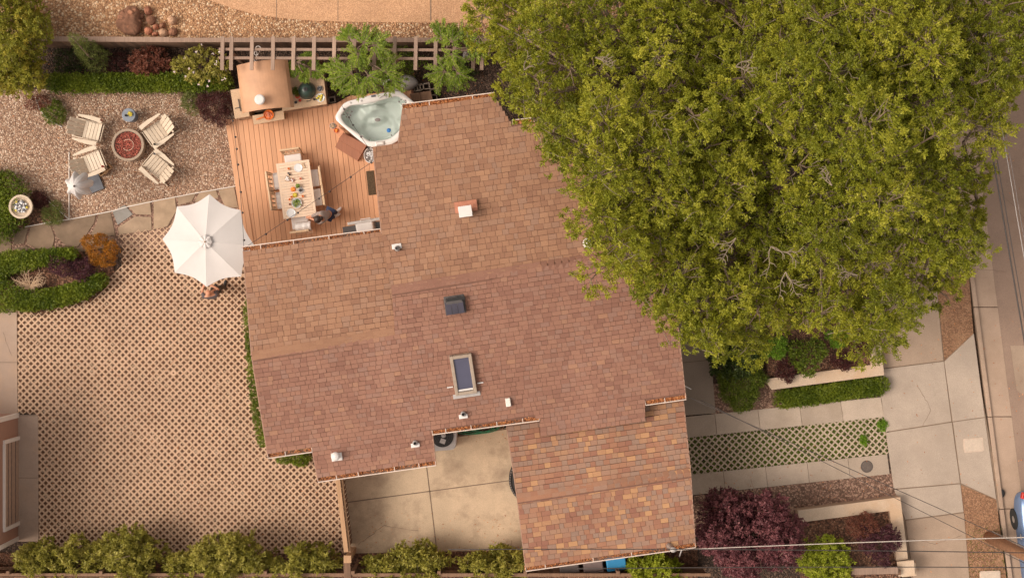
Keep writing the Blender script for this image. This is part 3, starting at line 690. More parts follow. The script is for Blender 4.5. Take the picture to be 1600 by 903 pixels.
c = rp(PC, 794, 628); mb = MB(); mb.box(c+Vector((0, 0, .06)), (.15, .26, .14), A0, taper=.85); mb.build('box_vent', M['trim'], house, bevel=.01)
c = rp(PB, 728, 332)
mb = MB(); mb.box(c+Vector((0, .16, .04)), (.62, .30, .05), A0, rx=PB.p*0); fb = mb.build('chimney_flashing', M['brick'], house)
mb = MB(); mb.box(c+Vector((0, 0, .25)), (.26, .22, .5), A0); mb.build('flue', M['lightgrey'], house)
mb = MB(); mb.box(c+Vector((0, 0, .55)), (.36, .30, .03), A0); mb.box(c+Vector((0, 0, .52)), (.30, .25, .06), A0); mb.build('chimney_cap', M['white'], house, bevel=.01)
c = rp(PC, 918, 381)+Vector((0, 0, .1)); mb = MB(); mb.lathe(c, [(.08, 0), (.08, .15), (.14, .2), (.15, .3), (.1, .38), (.02, .4)], 18); mb.build('turbine_vent', M['white'], house, smooth=True)
# solar attic fan
c = rp(PC, 711, 477); mb = MB(); mb.box(c+Vector((0, .02, .05)), (.56, .5, .06), A0); mb.lathe(c+Vector((0, 0, .05)), [(.22, 0), (.22, .12), (.24, .16)], 24)
f = mb.build('solar_fan', M['darkgrey'], house, bevel=.01)
for i in range(3):
    mb = MB(); mb.box(c+U*(i-1)*.165+Vector((0, -.07, .21)), (.155, .33, .025), A0, rx=R(-6)); mb.build('solar_cell', M['solar'], f)
mb = MB(); mb.box(c+Vector((.02, .165, .20)), (.53, .12, .05), A0, rx=R(30)); mb.build('hood', M['black'], f, bevel=.02)
# skylight
c = rp(PC, 724, 583); sl = -math.atan(PC.p); mb = MB(); q = Matrix.Rotation(A0, 3, 'Z') @ Matrix.Rotation(-sl, 3, 'X')
def sb(x, y, z, d, mb): mb.add([c+q @ Vector((x+sx_*d[0]/2, y+sy_*d[1]/2, z+sz_*d[2]/2)) for sz_ in (-1, 1) for sx_, sy_ in ((-1, -1), (1, -1), (1, 1), (-1, 1))], [(3, 2, 1, 0), (4, 5, 6, 7), (0, 1, 5, 4), (1, 2, 6, 5), (2, 3, 7, 6), (3, 0, 4, 7)])
W_, H_ = .60, 1.12
for s_ in (-1, 1): sb(s_*(W_/2-.045), 0, .1, (.09, H_, .16), mb)
for s_ in (-1, 1): sb(0, s_*(H_/2-.045), .1, (W_-.18, .09, .16), mb)
f = mb.build('skylight', plain('skylight_frame', (.34, .265, .205), .5), house, bevel=.012)
mb = MB(); sb(0, .02, .12, (W_-.15, H_-.17, .02), mb); mb.build('pane', M['skyglass'], f)
mb = MB(); sb(0, -H_/2+.13, .135, (W_-.2, .05, .02), mb); sb(-.42, -.33, .03, (.16, .03, .02), mb); sb(.42, -.33, .03, (.16, .03, .02), mb); mb.build('flashing', M['white'], f)
mb = MB(); sb(0, -H_/2-.06, .02, (W_+.15, .12, .02), mb); mb.build('apron', M['lightgrey'], f)
# service mast on garage
c = rp(PE, 1046, 852); mb = MB(); mb.lathe(c, [(.11, 0), (.06, .12), (.035, .2), (.035, .75)], 14); mb.build('service_mast', M['steel'], house, smooth=True)
mast = c+Vector((0, 0, .72))
mb = MB(); mb.ell(mast+Vector((.02, .02, .05)), (.09, .08, .09)); mb.bar(mast+Vector((.25, -.25, -.45)), mast+Vector((.27, .02, -.05)), .03, .03); mb.build('weather_head', M['lightgrey'], house, smooth=True)
mb = MB(); mb.tube([(P(1071, 603, 3.1)), P(1080, 608, 3.1)], .012); mb.build('vent_pipe', M['white'], house)
# ------------------------------------------------------------------ neighbour's building on the left
nb = empty('neighbour_building', P(-100, 745), 'tan neighbouring building wall with white corner boards at left edge', 'building')
x0 = P(29, 0).x; ya = P(0, 646).y; yb = P(0, 843).y
mb = MB(); mb.box((x0-3, (ya+yb)/2, 1.5), (6, ya-yb, 3.0)); mb.build('wall', M['stucco_nb'], nb)
mb = MB()
for y, s_ in ((ya, 1), (yb, -1)): mb = MB(); mb.box((x0-.02, y-.05*s_, 1.5), (.10, .13, 2.98)); mb.build('corner_board', M['trim'], nb)
wy0, wy1 = P(0, 681).y, P(0, 819).y; ft = 1.38
mb = MB()
mb.box((x0+.02, wy0-.05, ft/2), (.08, .11, ft)); mb.box((x0+.02, wy1+.05, ft/2), (.08, .11, ft)); mb.box((x0+.02, (wy0+wy1)/2, ft-.03), (.08, wy0-wy1-.22, .09))
f = mb.build('door_frame', M['trim'], nb)
mb = MB(); mb.box((x0+.008, (wy0+wy1)/2, ft/2-.03), (.03, wy0-wy1-.22, ft-.08)); mb.build('pane', plain('door_panel', (.40, .27, .20), .3), f)
mb = MB()
for k in (.35, .7, 1.0): mb.box((x0+.028, (wy0+wy1)/2, k), (.012, wy0-wy1-.22, .015))
mb.box((x0+.05, (wy0+wy1)/2, .02), (.05, wy0-wy1-.1, .04)); mb.build('sill', M['darkgrey'], f)
mb = MB(); mb.box((x0-3.3, (ya+yb)/2, 3.2), (6.2, ya-yb+.8, .25)); mb.build('roof', M['shs'], nb)

# ------------------------------------------------------------------ deck
deck = empty('wooden_deck', P(470, 290), 'reddish wooden deck of narrow boards with dining table', 'deck')
DZ = .30
dpg = [P(*p, DZ) for p in ((353, 188), (455, 173), (528, 161), (545, 150), (645, 140), (660, 240), (640, 372), (383, 392))]
mb = MB(); d2 = Vector((math.sin(R(6.6)), -math.cos(R(6.6)))); u2 = Vector((math.cos(R(6.6)), math.sin(R(6.6)))); o2 = P(470, 290, DZ).to_2d()
for i in range(-20, 26):
    s0 = i*.15
    def clip(s):
        ts = []
        for k in range(len(dpg)):
            a = dpg[k].to_2d()-o2; b = dpg[(k+1) % len(dpg)].to_2d()-o2; sa_, sb_ = a.dot(u2), b.dot(u2)
            if (sa_ > s) != (sb_ > s): ts.append(a.lerp(b, (s-sa_)/(sb_-sa_)).dot(d2))
        return (min(ts), max(ts)) if len(ts) > 1 else None
    c0, c1 = clip(s0+.006), clip(s0+.144)
    if not c0 or not c1: continue
    q = [o2+u2*(s0+.004)+d2*c0[0], o2+u2*(s0+.146)+d2*c1[0], o2+u2*(s0+.146)+d2*c1[1], o2+u2*(s0+.004)+d2*c0[1]]
    mb.prism(q, DZ-.035, DZ+random.uniform(-.001, .001), random.random())
mb.build('boards', M['deck'], deck, bevel=.004)
mb = MB(); a, b = P(352, 187, DZ), P(383, 388, DZ)
mb.bar(a+Vector((.07, 0, .0)), b+Vector((.07, 0, .0)), .14, .05, .7); mb.bar(a+Vector((.22, 0, -.003)), b+Vector((.22, 0, -.003)), .14, .05, .3)
mb.build('border_board', M['deck'], deck, bevel=.004)
mb = MB(); mb.prism([q.to_2d() for q in dpg], -.02, DZ-.05); mb.build('skirt', M['deckdark'], deck)

# ------------------------------------------------------------------ fence and trellis at top
fn = empty('fence', P(400, 64), 'long weathered fence with flat cap along the pebble yard', 'fence')
mb = MB(); mb.bar(P(48, 61, 1.25), P(265, 62.5, 1.25), .15, .04, .6); mb.bar(P(265, 63, 1.25), P(800, 63, 1.25), .13, .04, .4); mb.build('cap', M['greywoodx'], fn, bevel=.005)
mb = MB()
x = 48
while x < 800:
    q = P(x, 64, 1.23); mb.box((q.x, q.y, .61), (.153, .02, 1.22), t=random.random()); x += 8.2
mb.build('panel', M['fencewood'], fn)
tr = empty('trellis', P(550, 85), 'weathered timber trellis of crosspieces on two rails beside fence', 'trellis')
for x in (348, 362, 394, 427, 459, 491, 522.5, 554, 585.5, 617, 650, 681, 711, 740, 753.5):
    mb = MB(); mb.bar(P(x, 57.5, 2.3), P(x-1, 110, 2.3), .105, .05, random.random()); mb.build('slat', M['greywood'], tr, bevel=.004)
for y in (77.5, 91):
    mb = MB(); mb.bar(P(342, y, 2.24), P(758, y+1.5, 2.24), .075, .07, .4); mb.build('rail', M['greywoodx'], tr, bevel=.004)
for x in (362, 491, 617, 740):
    mb = MB(); mb.box(P(x, 84, 2.2)-Vector((0, 0, 1.1)), (.09, .09, 2.2)); mb.build('post', M['fencewood'], tr)
mb = MB()
def curl(c, r, a0, a1, n=12): return [c+Vector((r*(1-.5*i/n)*math.cos(a0+(a1-a0)*i/n), r*(1-.5*i/n)*math.sin(a0+(a1-a0)*i/n), 0)) for i in range(n+1)]
c = P(401, 84, 1.6); mb.tube(curl(c+Vector((.03, .14, 0)), .10, -1, 4), .012); mb.tube(curl(c, .08, 1.5, 6.5), .012); mb.tube(curl(c+Vector((0, -.16, 0)), .09, -1, -6), .012)
mb.tube([c+Vector((0, .1, 0)), c+Vector((0, -.2, 0))], .01); mb.build('wall_ornament', M['trim'], org=P(401, 84, 1.6), label='white curled metal ornament hanging under the trellis', cat='ornament')
# fence at bottom
fb = empty('fence', P(400, 885), 'brown board fence with rails along the bottom hedge', 'fence')
mb = MB(); x = -60
while x < 1100:
    y = 886+(x-300)*-.002; q = P(x, y, 0); mb.box((q.x, q.y, .75), (.147, .02, 1.5), t=random.random()); x += 8
mb.build('panel', M['fencewood'], fb)
mb = MB()
for z in (.5, 1.5): mb.bar(P(-60, 885, 0)+Vector((0, .05, z)), P(1100, 885, 0)+Vector((0, .05, z)), .09, .06, .6)
mb.build('rail', M['fencewood'], fb, bevel=.005)
for x in (40, 180, 320, 428, 560, 690, 820, 960):
    mb = MB(); mb.box(P(x, 884, 0)+Vector((0, .1, .8)), (.10, .10, 1.6)); mb.build('post', M['fencewood'], fb, bevel=.005)
fs = empty('side_fence', P(535, 800), 'narrow wooden side fence with square end post between pavers and slab', 'fence')
a, b = P(527.5, 745, 1.6), P(541, 862, 1.6)
mb = MB(); mb.bar(a, b, .13, .04, .6); mb.bar(P(534, 745, 1.5), P(547, 862, 1.5), .05, .09, .1); mb.build('cap', M['fencewarm'], fs, bevel=.005)
mb = MB()
for i in range(16):
    q = a.lerp(b, i/16+.03); mb.box((q.x, q.y, .79), (.02, .14, 1.58), R(-8))
mb.build('panel', M['fencewood'], fs)
mb = MB(); mb.box(PG(543, 873, 1.6)+Vector((0, 0, .8)), (.17, .17, 1.6)); mb.box(P(543, 873, 1.65), (.22, .22, .05)); mb.build('post', M['fencewarm'], fs, bevel=.008)
mb = MB(); mb.bar(P(542, 878, 1.55), P(545, 940, 1.55), .2, .05, .2); mb.build('end_rail', M['fencewood'], fs, bevel=.008)
fr = empty('timber_rail', P(1370, 894), 'weathered timber rail against the square planter pillar', 'rail')
mb = MB(); mb.bar(P(1330, 892, .9), P(1403, 890, .9), .20, .12, .4); mb.build('beam', M['greywoodx'], fr, bevel=.01)
mb = MB(); mb.box(P(1335, 892, .45), (.15, .15, .84)); mb.box(P(1398, 890, .45), (.15, .15, .84)); mb.build('post', M['fencewood'], fr)

# planter walls
def lwall(pts, z, label, extra=None):
    e = empty('planter_wall', P(*pts[0]), label, 'planter')
    mb = MB(); mb.prism([P(x, y, z).to_2d() for x, y in pts], z-.07, z); mb.build('cap', M['cap'], e, bevel=.01)
    q = [P(x, y, z) for x, y in pts]; c = sum(q, Vector())/len(q)
    mb = MB(); mb.prism([(v.to_2d()-c.to_2d())*.995+c.to_2d() for v in q], 0, z-.07); mb.build('wall', M['stucco'], e)
    if extra: extra(e)
    return e
lwall([(1195, 592), (1361, 570), (1357, 505), (1350, 440), (1371, 440), (1375, 524), (1382, 586), (1206, 609)], .5, 'pale stone capped planter wall above the clipped hedge strip')
flat('planter_mulch', [(1195, 588), (1361, 568), (1352, 450), (1195, 470)], .38, 'mulch', .38)
def pillar(e):
    mb = MB(); mb.box(P(1415.5, 887, .7), (.50, .44, .08), R(6)); mb.box(P(1415.5, 887, .33), (.44, .38, .66), R(6)); mb.build('pillar', M['cap'], e, bevel=.012)
lwall([(1246, 797), (1407, 776), (1419, 873), (1401, 876), (1390, 798), (1250, 816)], .5, 'pale stone capped planter wall around the purple shrub with end pillar', pillar)
flat('planter_mulch_lower', [(1250, 812), (1392, 796), (1403, 878), (1403, 930), (1250, 930)], .3, 'mulch', .3)

# ------------------------------------------------------------------ the big tree(s)
def in_poly_pts(pg, n, rd, mind):
    xs = [p[0] for p in pg]; ys = [p[1] for p in pg]; out = []
    for _ in range(n*60):
        x = rd.uniform(min(xs), max(xs)); y = rd.uniform(min(ys), max(ys))
        if inside(x, y, pg) and all((x-a)**2+(y-b)**2 > mind**2 for a, b in out): out.append((x, y))
        if len(out) >= n: break
    return out
def big_tree(name, label, outline, base, ztop, nl, ncl, seed, mind=40, L=.115, W=.042):
    rd = random.Random(seed); e = empty(name, P(*base), label, 'tree', 'trees over the front yard')
    pts = in_poly_pts(outline, nl, rd, mind)
    cx = sum(p[0] for p in pts)/len(pts); cy = sum(p[1] for p in pts)/len(pts); bl = []
    R0 = max(math.hypot(p[0]-cx, p[1]-cy) for p in pts)
    for x, y in pts:
        q = math.hypot(x-cx, y-cy)/R0; z = ztop-3.8*q*q+rd.uniform(-2.2, .7); r = rd.uniform(.38, .95)
        c = P(x, y, z); bl.append((c.x, c.y, z-r*.4, r*rd.uniform(.85, 1.25), r*rd.uniform(.85, 1.25), r*rd.uniform(.6, .9)))
    for i in range(len(outline)):          # small lobes round the rim give the ragged outline
        (xa, ya), (xb, yb) = outline[i], outline[(i+1) % len(outline)]
        m_ = max(1, int(math.hypot(xb-xa, yb-ya)/34))
        for j in range(m_):
            t = (j+rd.random())/m_; x = xa+(xb-xa)*t; y = ya+(yb-ya)*t; k_ = 1-rd.uniform(.02, .07); x = cx+(x-cx)*k_; y = cy+(y-cy)*k_
            z = ztop-3.2+rd.uniform(-1.6, .4); r = rd.uniform(.3, .55); c = P(x, y, z); bl.append((c.x, c.y, z, r*1.1, r*1.1, r*.7))
    # lower fill lobes
    low = []
    for (x, y, z, a, b, c) in bl:
        if rd.random() < .30: low.append((x+rd.uniform(-.8, .8), y+rd.uniform(-.8, .8), z-1.8, a, b, c))
    al = bl+low
    sprays('crown', al, 27 if ncl < 12000 else 24, .078, .029, LM['tree'], e, per=42, up=.5, twig='twig', tr=.011)
    b = P(*base); mb = MB(); fork = Vector((b.x, b.y, 3.2))
    mb.tube([b, b+Vector((.05, .1, 1.5)), fork], [.42, .34, .30], 10)
    hubs = []
    for k in range(7):
        a = k*.9+rd.random(); h = fork+Vector((math.cos(a)*2.3, math.sin(a)*1.9, 2.6)); hubs.append(h)
        mb.tube([fork, fork.lerp(h, .5)+Vector((0, 0, .3)), h], [.2, .15, .11], 7)
    for q in al:
        t = Vector(q[:3]); h = min(hubs, key=lambda v: (v-t).length)
        m = h.lerp(t, .5)+Vector((rd.uniform(-.3, .3), rd.uniform(-.3, .3), rd.uniform(-.2, .3)))
        mb.tube([h, m, t], [.07, .045, .02], 5)
        for _ in range(5):
            d = Vector((rd.uniform(-1, 1), rd.uniform(-1, 1), rd.uniform(-.1, .9))).normalized()
            e1 = t+Vector((d.x*q[3], d.y*q[4], d.z*q[5]))*rd.uniform(.7, 1.0)
            mb.tube([t, t.lerp(e1, .5)+Vector((rd.uniform(-.1, .1), rd.uniform(-.1, .1), .05)), e1], [.018, .013, .006], 4)
    mb.build('trunk', M['bark'], e)
    return e, al
oA = [(715, -60), (740, 20), (775, 60), (790, 140), (830, 190), (900, 235), (925, 300), (930, 350), (975, 410), (990, 455), (1060, 492), (1115, 538), (1190, 515), (1200, 420), (1180, 300), (1110, 180), (1095, 60), (1085, -60)]
oB = [(1060, -70), (1090, 60), (1120, 180), (1190, 300), (1210, 420), (1200, 512), (1290, 500), (1370, 508), (1450, 482), (1512, 410), (1525, 330), (1530, 240), (1560, 160), (1600, 60), (1640, -60)]
tA, lA = big_tree('broadleaf_tree', 'large green tree overhanging the right side of the house roof', oA, (1070, 250), 9.6, 85, 9500, 11, 30)
tB, lB = big_tree('broadleaf_tree', 'largest green tree spreading over the sidewalk and street edge', oB, (1330, 240), 10.2, 120, 14000, 23, 30)
# bare grey twigs showing at the crown surface
def twigs(parent, spots, name='dead_branch'):
    rd = random.Random(5)
    for (x, y, z, ang, L_) in spots:
        o = P(x, y, z); mb = MB()
        for k in range(3):
            a = R(ang)+rd.uniform(-.7, .7); p = o.copy(); path = [p.copy()]
            for s in range(6):
                a += rd.uniform(-.4, .4); p = p+Vector((math.cos(a), math.sin(a), rd.uniform(-.15, .25)))*L_/6; path.append(p.copy())
                if s in (1, 2, 3, 4):
                    b = a+rd.choice((-.8, .8)); q = p+Vector((math.cos(b), math.sin(b), .1))*L_*.25
                    mb.tube([p, (p+q)/2+Vector((.02, .02, .02)), q], [.012, .009, .005], 4)
            mb.tube(path, [.016, .014, .012, .010, .008, .006, .004], 4)
        mb.build(name, M['twig'], parent)
twigs(tA, [(985, 178, 9.3, 200, .7), (1002, 158, 9.5, 290, 1.0), (820, 110, 8.5, 60, .5), (980, 268, 8.9, 265, .6), (1150, 372, 8.9, 230, .7), (930, 90, 9.4, 340, .5)])
twigs(tB, [(1205, 385, 8.9, 300, .8), (1228, 425, 8.9, 280, .7), (1150, 105, 9.6, 10, .5), (1340, 430, 8.0, 150, .6), (1530, 205, 8.0, 20, .6), (1300, 290, 9.9, 120, .5), (1560, 90, 8.2, 15, .6)])

# ------------------------------------------------------------------ plants
bush('fruit_tree', 28, 55, 62, 70, 3.2, 'yellowg', 'yellow green leafy tree at the top left corner', 'tree', L=.085, W=.035, nb=10, spray=26, per=26)
bush('citrus_tree', 25, 115, 55, 42, 2.6, 'yellowg', 'yellowing small tree below the top left corner tree', 'tree', L=.085, W=.035, nb=8, spray=26, per=22)
# leaning conifer
e = empty('conifer', P(148, 95), 'small grey green conifer leaning over the fence cap', 'conifer')
a, b = P(150, 90, .5), P(112, 58, 2.5)
bl = [tuple(a.lerp(b, t))+((.32*(1-t)+.10,)*3) for t in (0, .2, .4, .6, .8, 1)]
foliage('foliage', bl, 900, .05, .012, LM['conif'], e, cl=8, spread=.02); stems(e, P(148, 95), [tuple(b)], .04)
hedge('hedge', [(88, 131), (160, 130), (250, 130), (350, 130)], 13, .6, 'hedge', 'long bright green hedge between pea gravel patio and fence bed', n=9000)
bush('red_maple', 232, 98, 42, 26, 1.0, 'rustm', 'low red leaved maple between fence and long hedge', L=.08, W=.026, spray=60, per=24)
bush('ground_shrub', 110, 95, 32, 24, .5, 'darkg', 'dark low shrub below the leaning conifer', n=350, L=.05)
bush('ground_shrub', 180, 105, 30, 22, .5, 'maroon', 'dark brown red shrub between conifer and red maple', n=350, L=.05)
e = bush('rose_bush', 318, 103, 48, 36, 1.3, 'olive', 'pale green rose bush dotted with white blooms beside the oven', L=.07, W=.04, spray=34, per=20, nb=7)
p_, d_, k_ = blob_clusters([(P(318, 103, .8).x, P(318, 103, .8).y, .8, .85, .65, .6)], 20, lo=.95, zmin=.1)
PP = np.repeat(p_, 6, 0); DD = rng.normal(0, 1, (len(PP), 3)); DD[:, 2] = .3; leaf_mesh('blooms', PP, DD, np.full(len(PP), .045), np.full(len(PP), .035), rng.uniform(0, 1, len(PP)), LM['flower'], e)
bush('weeping_maple', 337, 168, 34, 30, .9, 'maroon', 'weeping maroon maple at the corner of the deck', n=1000, L=.08, W=.015)
bush('grass_tuft', 299, 160, 16, 18, .5, 'conif', 'small green tuft left of the weeping maroon maple', n=350, L=.07, W=.012)
bush('low_shrub', 85, 178, 20, 20, .4, 'mid', 'small green shrub at curved edging beside white chairs', n=450, L=.045)
bush('low_shrub', 60, 160, 22, 16, .4, 'rustm', 'low reddish shrub behind the curved edging', n=200, L=.045)
hedge('round_hedge', [(-18, 292), (5, 308), (8, 330), (-5, 345)], [26, 36, 32, 26], .7, 'hedge', 'rounded green hedge around the stone bowl', n=6000)
bush('low_shrub', 62, 312, 14, 14, .4, 'maroon', 'small maroon plant right of the stone bowl', n=260, L=.05)
bush('spiky_shrub', 86, 336, 19, 20, .45, 'conif', 'fine needled green shrub at the corner of flagstone path', n=500, L=.06, W=.012)
hedge('bed_hedge', [(-30, 432), (10, 412), (50, 406), (85, 402), (112, 398)], [24, 18, 13, 12, 9], .55, 'hedge', 'upper arm of low hedge around the island bed', n=5200)
hedge('bed_hedge', [(-30, 455), (12, 462), (45, 470), (85, 466), (125, 455), (158, 438)], [30, 24, 15, 14, 14, 9], .55, 'hedge', 'lower curved arm of low hedge around the island bed', n=6800)
flat('island_bed', [(-30, 415), (110, 395), (170, 390), (180, 425), (150, 455), (20, 480), (-30, 480)], .06, 'mulch', .06)
bush('barberry', 157, 392, 29, 29, .9, 'orange', 'round orange barberry at the tip of island bed', n=1500, L=.035, W=.02)
bush('purple_barberry', 97, 414, 26, 23, .8, 'purple', 'left purple shrub in the island bed beside twigs', n=750, L=.04)
bush('purple_barberry', 131, 421, 23, 22, .8, 'purple', 'purple shrub touching the round orange barberry', n=700, L=.04)
def twigbush(px, py, r, label, n=26):
    e = empty('bare_shrub', P(px, py), label, 'shrub'); mb = MB(); rd = random.Random(px); o = P(px, py, .35)
    for k in range(n):
        a = rd.uniform(0, 6.28); p = o.copy(); path = [p.copy()]; L_ = r/PX*rd.uniform(.6, 1)
        for s in range(5):
            a += rd.uniform(-.35, .35); p = p+Vector((math.cos(a), math.sin(a), .45-.12*s))*L_/5; path.append(p.copy())
            b = a+rd.choice((-.9, .9)); q = p+Vector((math.cos(b), math.sin(b), .2))*L_*.22; mb.tube([p, q], [.010, .006], 4)
        mb.tube(path, [.022, .018, .015, .012, .009, .006], 4)
    mb.build('twigs', plain('dry_twig', (.46, .32, .21), .9), e); return e
twigbush(47, 448, 30, 'bare brown twiggy shrub inside the island bed')
twigbush(36, 470, 27, 'bare twiggy shrub poking from the lower hedge arm', 14)
hedge('wall_hedge', [(392, 470), (396, 560), (404, 640), (416, 690)], 7, 1.2, 'mid', 'thin green hedge along the left wall of the house', n=1800)
bush('low_shrub', 462, 712, 26, 16, .8, 'hedge', 'yellow green shrub below the stepped gutter corner', n=900, L=.045)
# bottom row of shrubs
specs = [(62, 875, 34, 36, 1.9), (122, 880, 42, 38, 1.8), (205, 868, 48, 40, 2.1), (290, 890, 34, 30, 1.8), (355, 866, 50, 42, 2.3), (425, 893, 36, 26, 1.7), (487, 876, 38, 32, 1.9), (600, 890, 32, 26, 1.7), (655, 880, 40, 32, 1.9), (752, 888, 30, 30, 1.8), (790, 878, 34, 28, 1.9)]
wl = ['beside the tan building', 'second from the tan building', 'below the left part of the paver courtyard', 'small and low between two taller ones', 'tallest below the centre of the courtyard', 'low and partly behind the fence', 'just left of the square fence post', 'small right of the square fence post', 'below the stained slab joint', 'thin over reddish bark', 'at the lower left corner of the garage']
for (x, y, rx, ry, h), s_ in zip(specs, wl):
    rx *= random.uniform(1.05, 1.3); ry *= random.uniform(1.0, 1.2)
    bush('pittosporum', x, y, rx, ry, h, 'olive', 'olive green leafy shrub '+s_, 'shrub', n=9, L=.105, W=.042, group='shrubs along the bottom fence', nb=9, spray=34, per=24)
bush('pittosporum', 1025, 890, 50, 26, 2.0, 'lime', 'yellow green shrub below the garage gutter beside blue bin', L=.11, W=.048, nb=9, spray=34, per=24)
# front
e = bush('purple_plum_tree', 1168, 833, 88, 66, 3.4, 'plum', 'large dark purple plum tree right of the garage', 'tree', L=.08, W=.045, nb=18, spray=40, per=24)
bush('lime_shrub', 1287, 880, 46, 46, 1.5, 'lime', 'bright lime green shrub below the lower planter wall', L=.06, W=.032, spray=60, per=26, nb=8)
bush('purple_shrub', 1350, 822, 28, 26, .9, 'rustm', 'reddish purple shrub at top of the lower planter', n=700, L=.045, z=.3)
bush('purple_shrub', 1372, 846, 38, 38, 1.0, 'purple', 'round dark purple shrub spilling over the lower planter wall', L=.05, W=.026, z=.3, spray=80, per=24)
bush('magnolia_shrub', 1148, 553, 42, 44, 1.6, 'darkg', 'dark broad leaved shrub beside the entry path under tree', L=.11, W=.05, spray=30, per=18, nb=7)
bush('juniper', 1158, 598, 46, 42, 1.0, 'mid', 'feathery green shrub between entry path and planter wall', n=2200, L=.07, W=.018)
bush('bright_shrub', 1210, 543, 24, 20, .8, 'bright', 'bright green shrub left end of upper planter', n=700, L=.05, z=.3)
bush('bright_shrub', 1310, 528, 19, 20, .7, 'bright', 'bright green shrub between rose bush and purple mounds', n=500, L=.05, z=.38)
e = bush('rose_bush', 1262, 552, 32, 30, .9, 'mid', 'open rose bush in the middle of the upper planter', n=420, L=.07, W=.045, z=.38)
bush('purple_mound', 1229, 577, 19, 20, .6, 'maroon', 'dark maroon mound overhanging the upper planter wall', n=500, L=.05, z=.38)
bush('purple_mound', 1316, 564, 18, 16, .55, 'maroon', 'dark maroon mound at the right of upper planter wall', n=450, L=.05, z=.38)
bush('purple_mound', 1347, 535, 20, 20, .6, 'maroon', 'dark maroon mound in the right corner of upper planter', n=500, L=.05, z=.38)
hedge('clipped_hedge', [(1222, 623), (1280, 616), (1330, 608), (1374, 602)], 13, .32, 'hedge', 'clipped green hedge strip between planter wall and driveway', z=.02, n=5200)
bush('weed_clump', 1349, 688, 6, 9, .12, 'bright', 'bright green weed clump in the driveway grid', 'weed', n=90, L=.05, stem=False)
bush('weed_clump', 1378, 664, 7, 9, .12, 'bright', 'green weed clump at the right end of driveway grid', 'weed', n=90, L=.05, stem=False)
# grass in driveway grid
n = 60000; pg = [P(*q) for q in drv]; g = []
xs_ = [p.x for p in pg]; ys_ = [p.y for p in pg]
X_ = rng.uniform(min(xs_), max(xs_), n*2); Y_ = rng.uniform(min(ys_), max(ys_), n*2)
p5 = .204; ca, sa = math.cos(R(5.5)), math.sin(R(5.5)); c0 = P(1225, 697.5)
lx = (X_-c0.x)*ca+(Y_-c0.y)*sa; ly = -(X_-c0.x)*sa+(Y_-c0.y)*ca
a_ = np.abs((lx+p5/2) % p5-p5/2); b_ = np.abs((ly+p5/2) % p5-p5/2); in1 = a_+b_ < .066
a2 = np.abs(lx % p5-p5/2); b2 = np.abs(ly % p5-p5/2); in2 = a2+b2 < .066
dens = .5+.5*np.sin(X_*1.3)*np.cos(Y_*2.1+1); ok = (in1 | in2) & (rng.uniform(0, 1, n*2) < .25+.75*dens) & np.array([inside(x, y, pg) for x, y in zip(X_, Y_)])
Q = np.stack([X_[ok], Y_[ok], np.full(ok.sum(), .014)], 1); m_ = len(Q); D = rng.normal(0, .5, (m_, 3)); D[:, 2] = .35
leaf_mesh('grass', Q, D, rng.uniform(.03, .06, m_), rng.uniform(.012, .02, m_), rng.uniform(0, .9, m_), LM['lawn'], None, kind='stuff')

# feathery trees over the trellis
def frond_tree(base, tips, label, rad=.42):
    e = empty('feathery_tree', P(*base), label, 'tree'); Ps = []; Ds = []; Ls = []; T = []; mb = MB(); b = P(*base)
    hub = b+Vector((0, 0, 1.8)); mb.tube([b, hub], [.05, .035], 7)
    for (x, y, z, L_, ang) in tips:
        o = P(x, y, z); mb.tube([hub, hub.lerp(o, .5)+Vector((0, 0, .25)), o], [.03, .022, .015], 5)
        for k in range(21):
            a = R(ang)+random.gauss(0, .95); p = o.copy(); l = L_*random.uniform(.35, .85); path = [p.copy()]; tt = random.random(); e_ = random.uniform(-.1, .5)
            for s in range(12):
                dv = Vector((math.cos(a), math.sin(a), e_-.075*s)).normalized(); a += random.uniform(-.1, .1)
                p = p+dv*l/12; path.append(p.copy())
                for sg in (-1, 1):
                    for q in range(3):
                        b2 = a+sg*random.uniform(.35, 1.2)
                        Ps.append(p+dv*random.uniform(0, l/12)); Ds.append((math.cos(b2), math.sin(b2), random.uniform(-.3, .35))); Ls.append(.10*(1-.4*s/12)); T.append(tt*.5+random.random()*.5)
            mb.tube(path, [.008]*len(path), 4)
    Ps = np.array([tuple(v) for v in Ps]); n = len(Ps); Ls = np.array(Ls)*rng.uniform(.6, 1.3, n)
    leaf_mesh('crown', Ps, np.array(Ds), Ls, Ls*.27, np.array(T), LM['fern'], e); mb.build('trunk', M['bark'], e)
frond_tree((565, 100), [(568, 68, 3.0, .75, 80), (545, 60, 2.9, .5, 100), (585, 70, 3.0, .7, 20), (560, 85, 2.9, .6, 250), (550, 115, 2.7, .9, 190), (575, 118, 2.8, .8, 300), (600, 112, 2.7, .8, 350), (560, 130, 2.6, .6, 260), (525, 113, 2.5, .6, 190), (540, 125, 2.5, .6, 240), (610, 125, 2.5, .6, 300)], 'bright feathery tree growing through trellis above the hot tub')
frond_tree((700, 95), [(690, 60, 3.0, .7, 105), (705, 66, 3.0, .7, 60), (725, 60, 2.9, .6, 20), (705, 85, 2.9, .6, 260), (695, 112, 2.7, .8, 230), (715, 115, 2.7, .7, 290), (745, 75, 2.8, .5, 330)], 'feathery tree over the right end of trellis')
frond_tree((478, 112), [(478, 104, 1.7, .45, 200), (464, 108, 1.6, .4, 200), (492, 110, 1.6, .4, 330), (482, 95, 1.7, .4, 100), (476, 118, 1.6, .25, 250)], 'small feathery bush behind the green kamado grill')
bush('shade_shrub', 620, 95, 60, 22, .8, 'mid', 'shaded green shrub beneath the trellis crosspieces', n=600, L=.06)
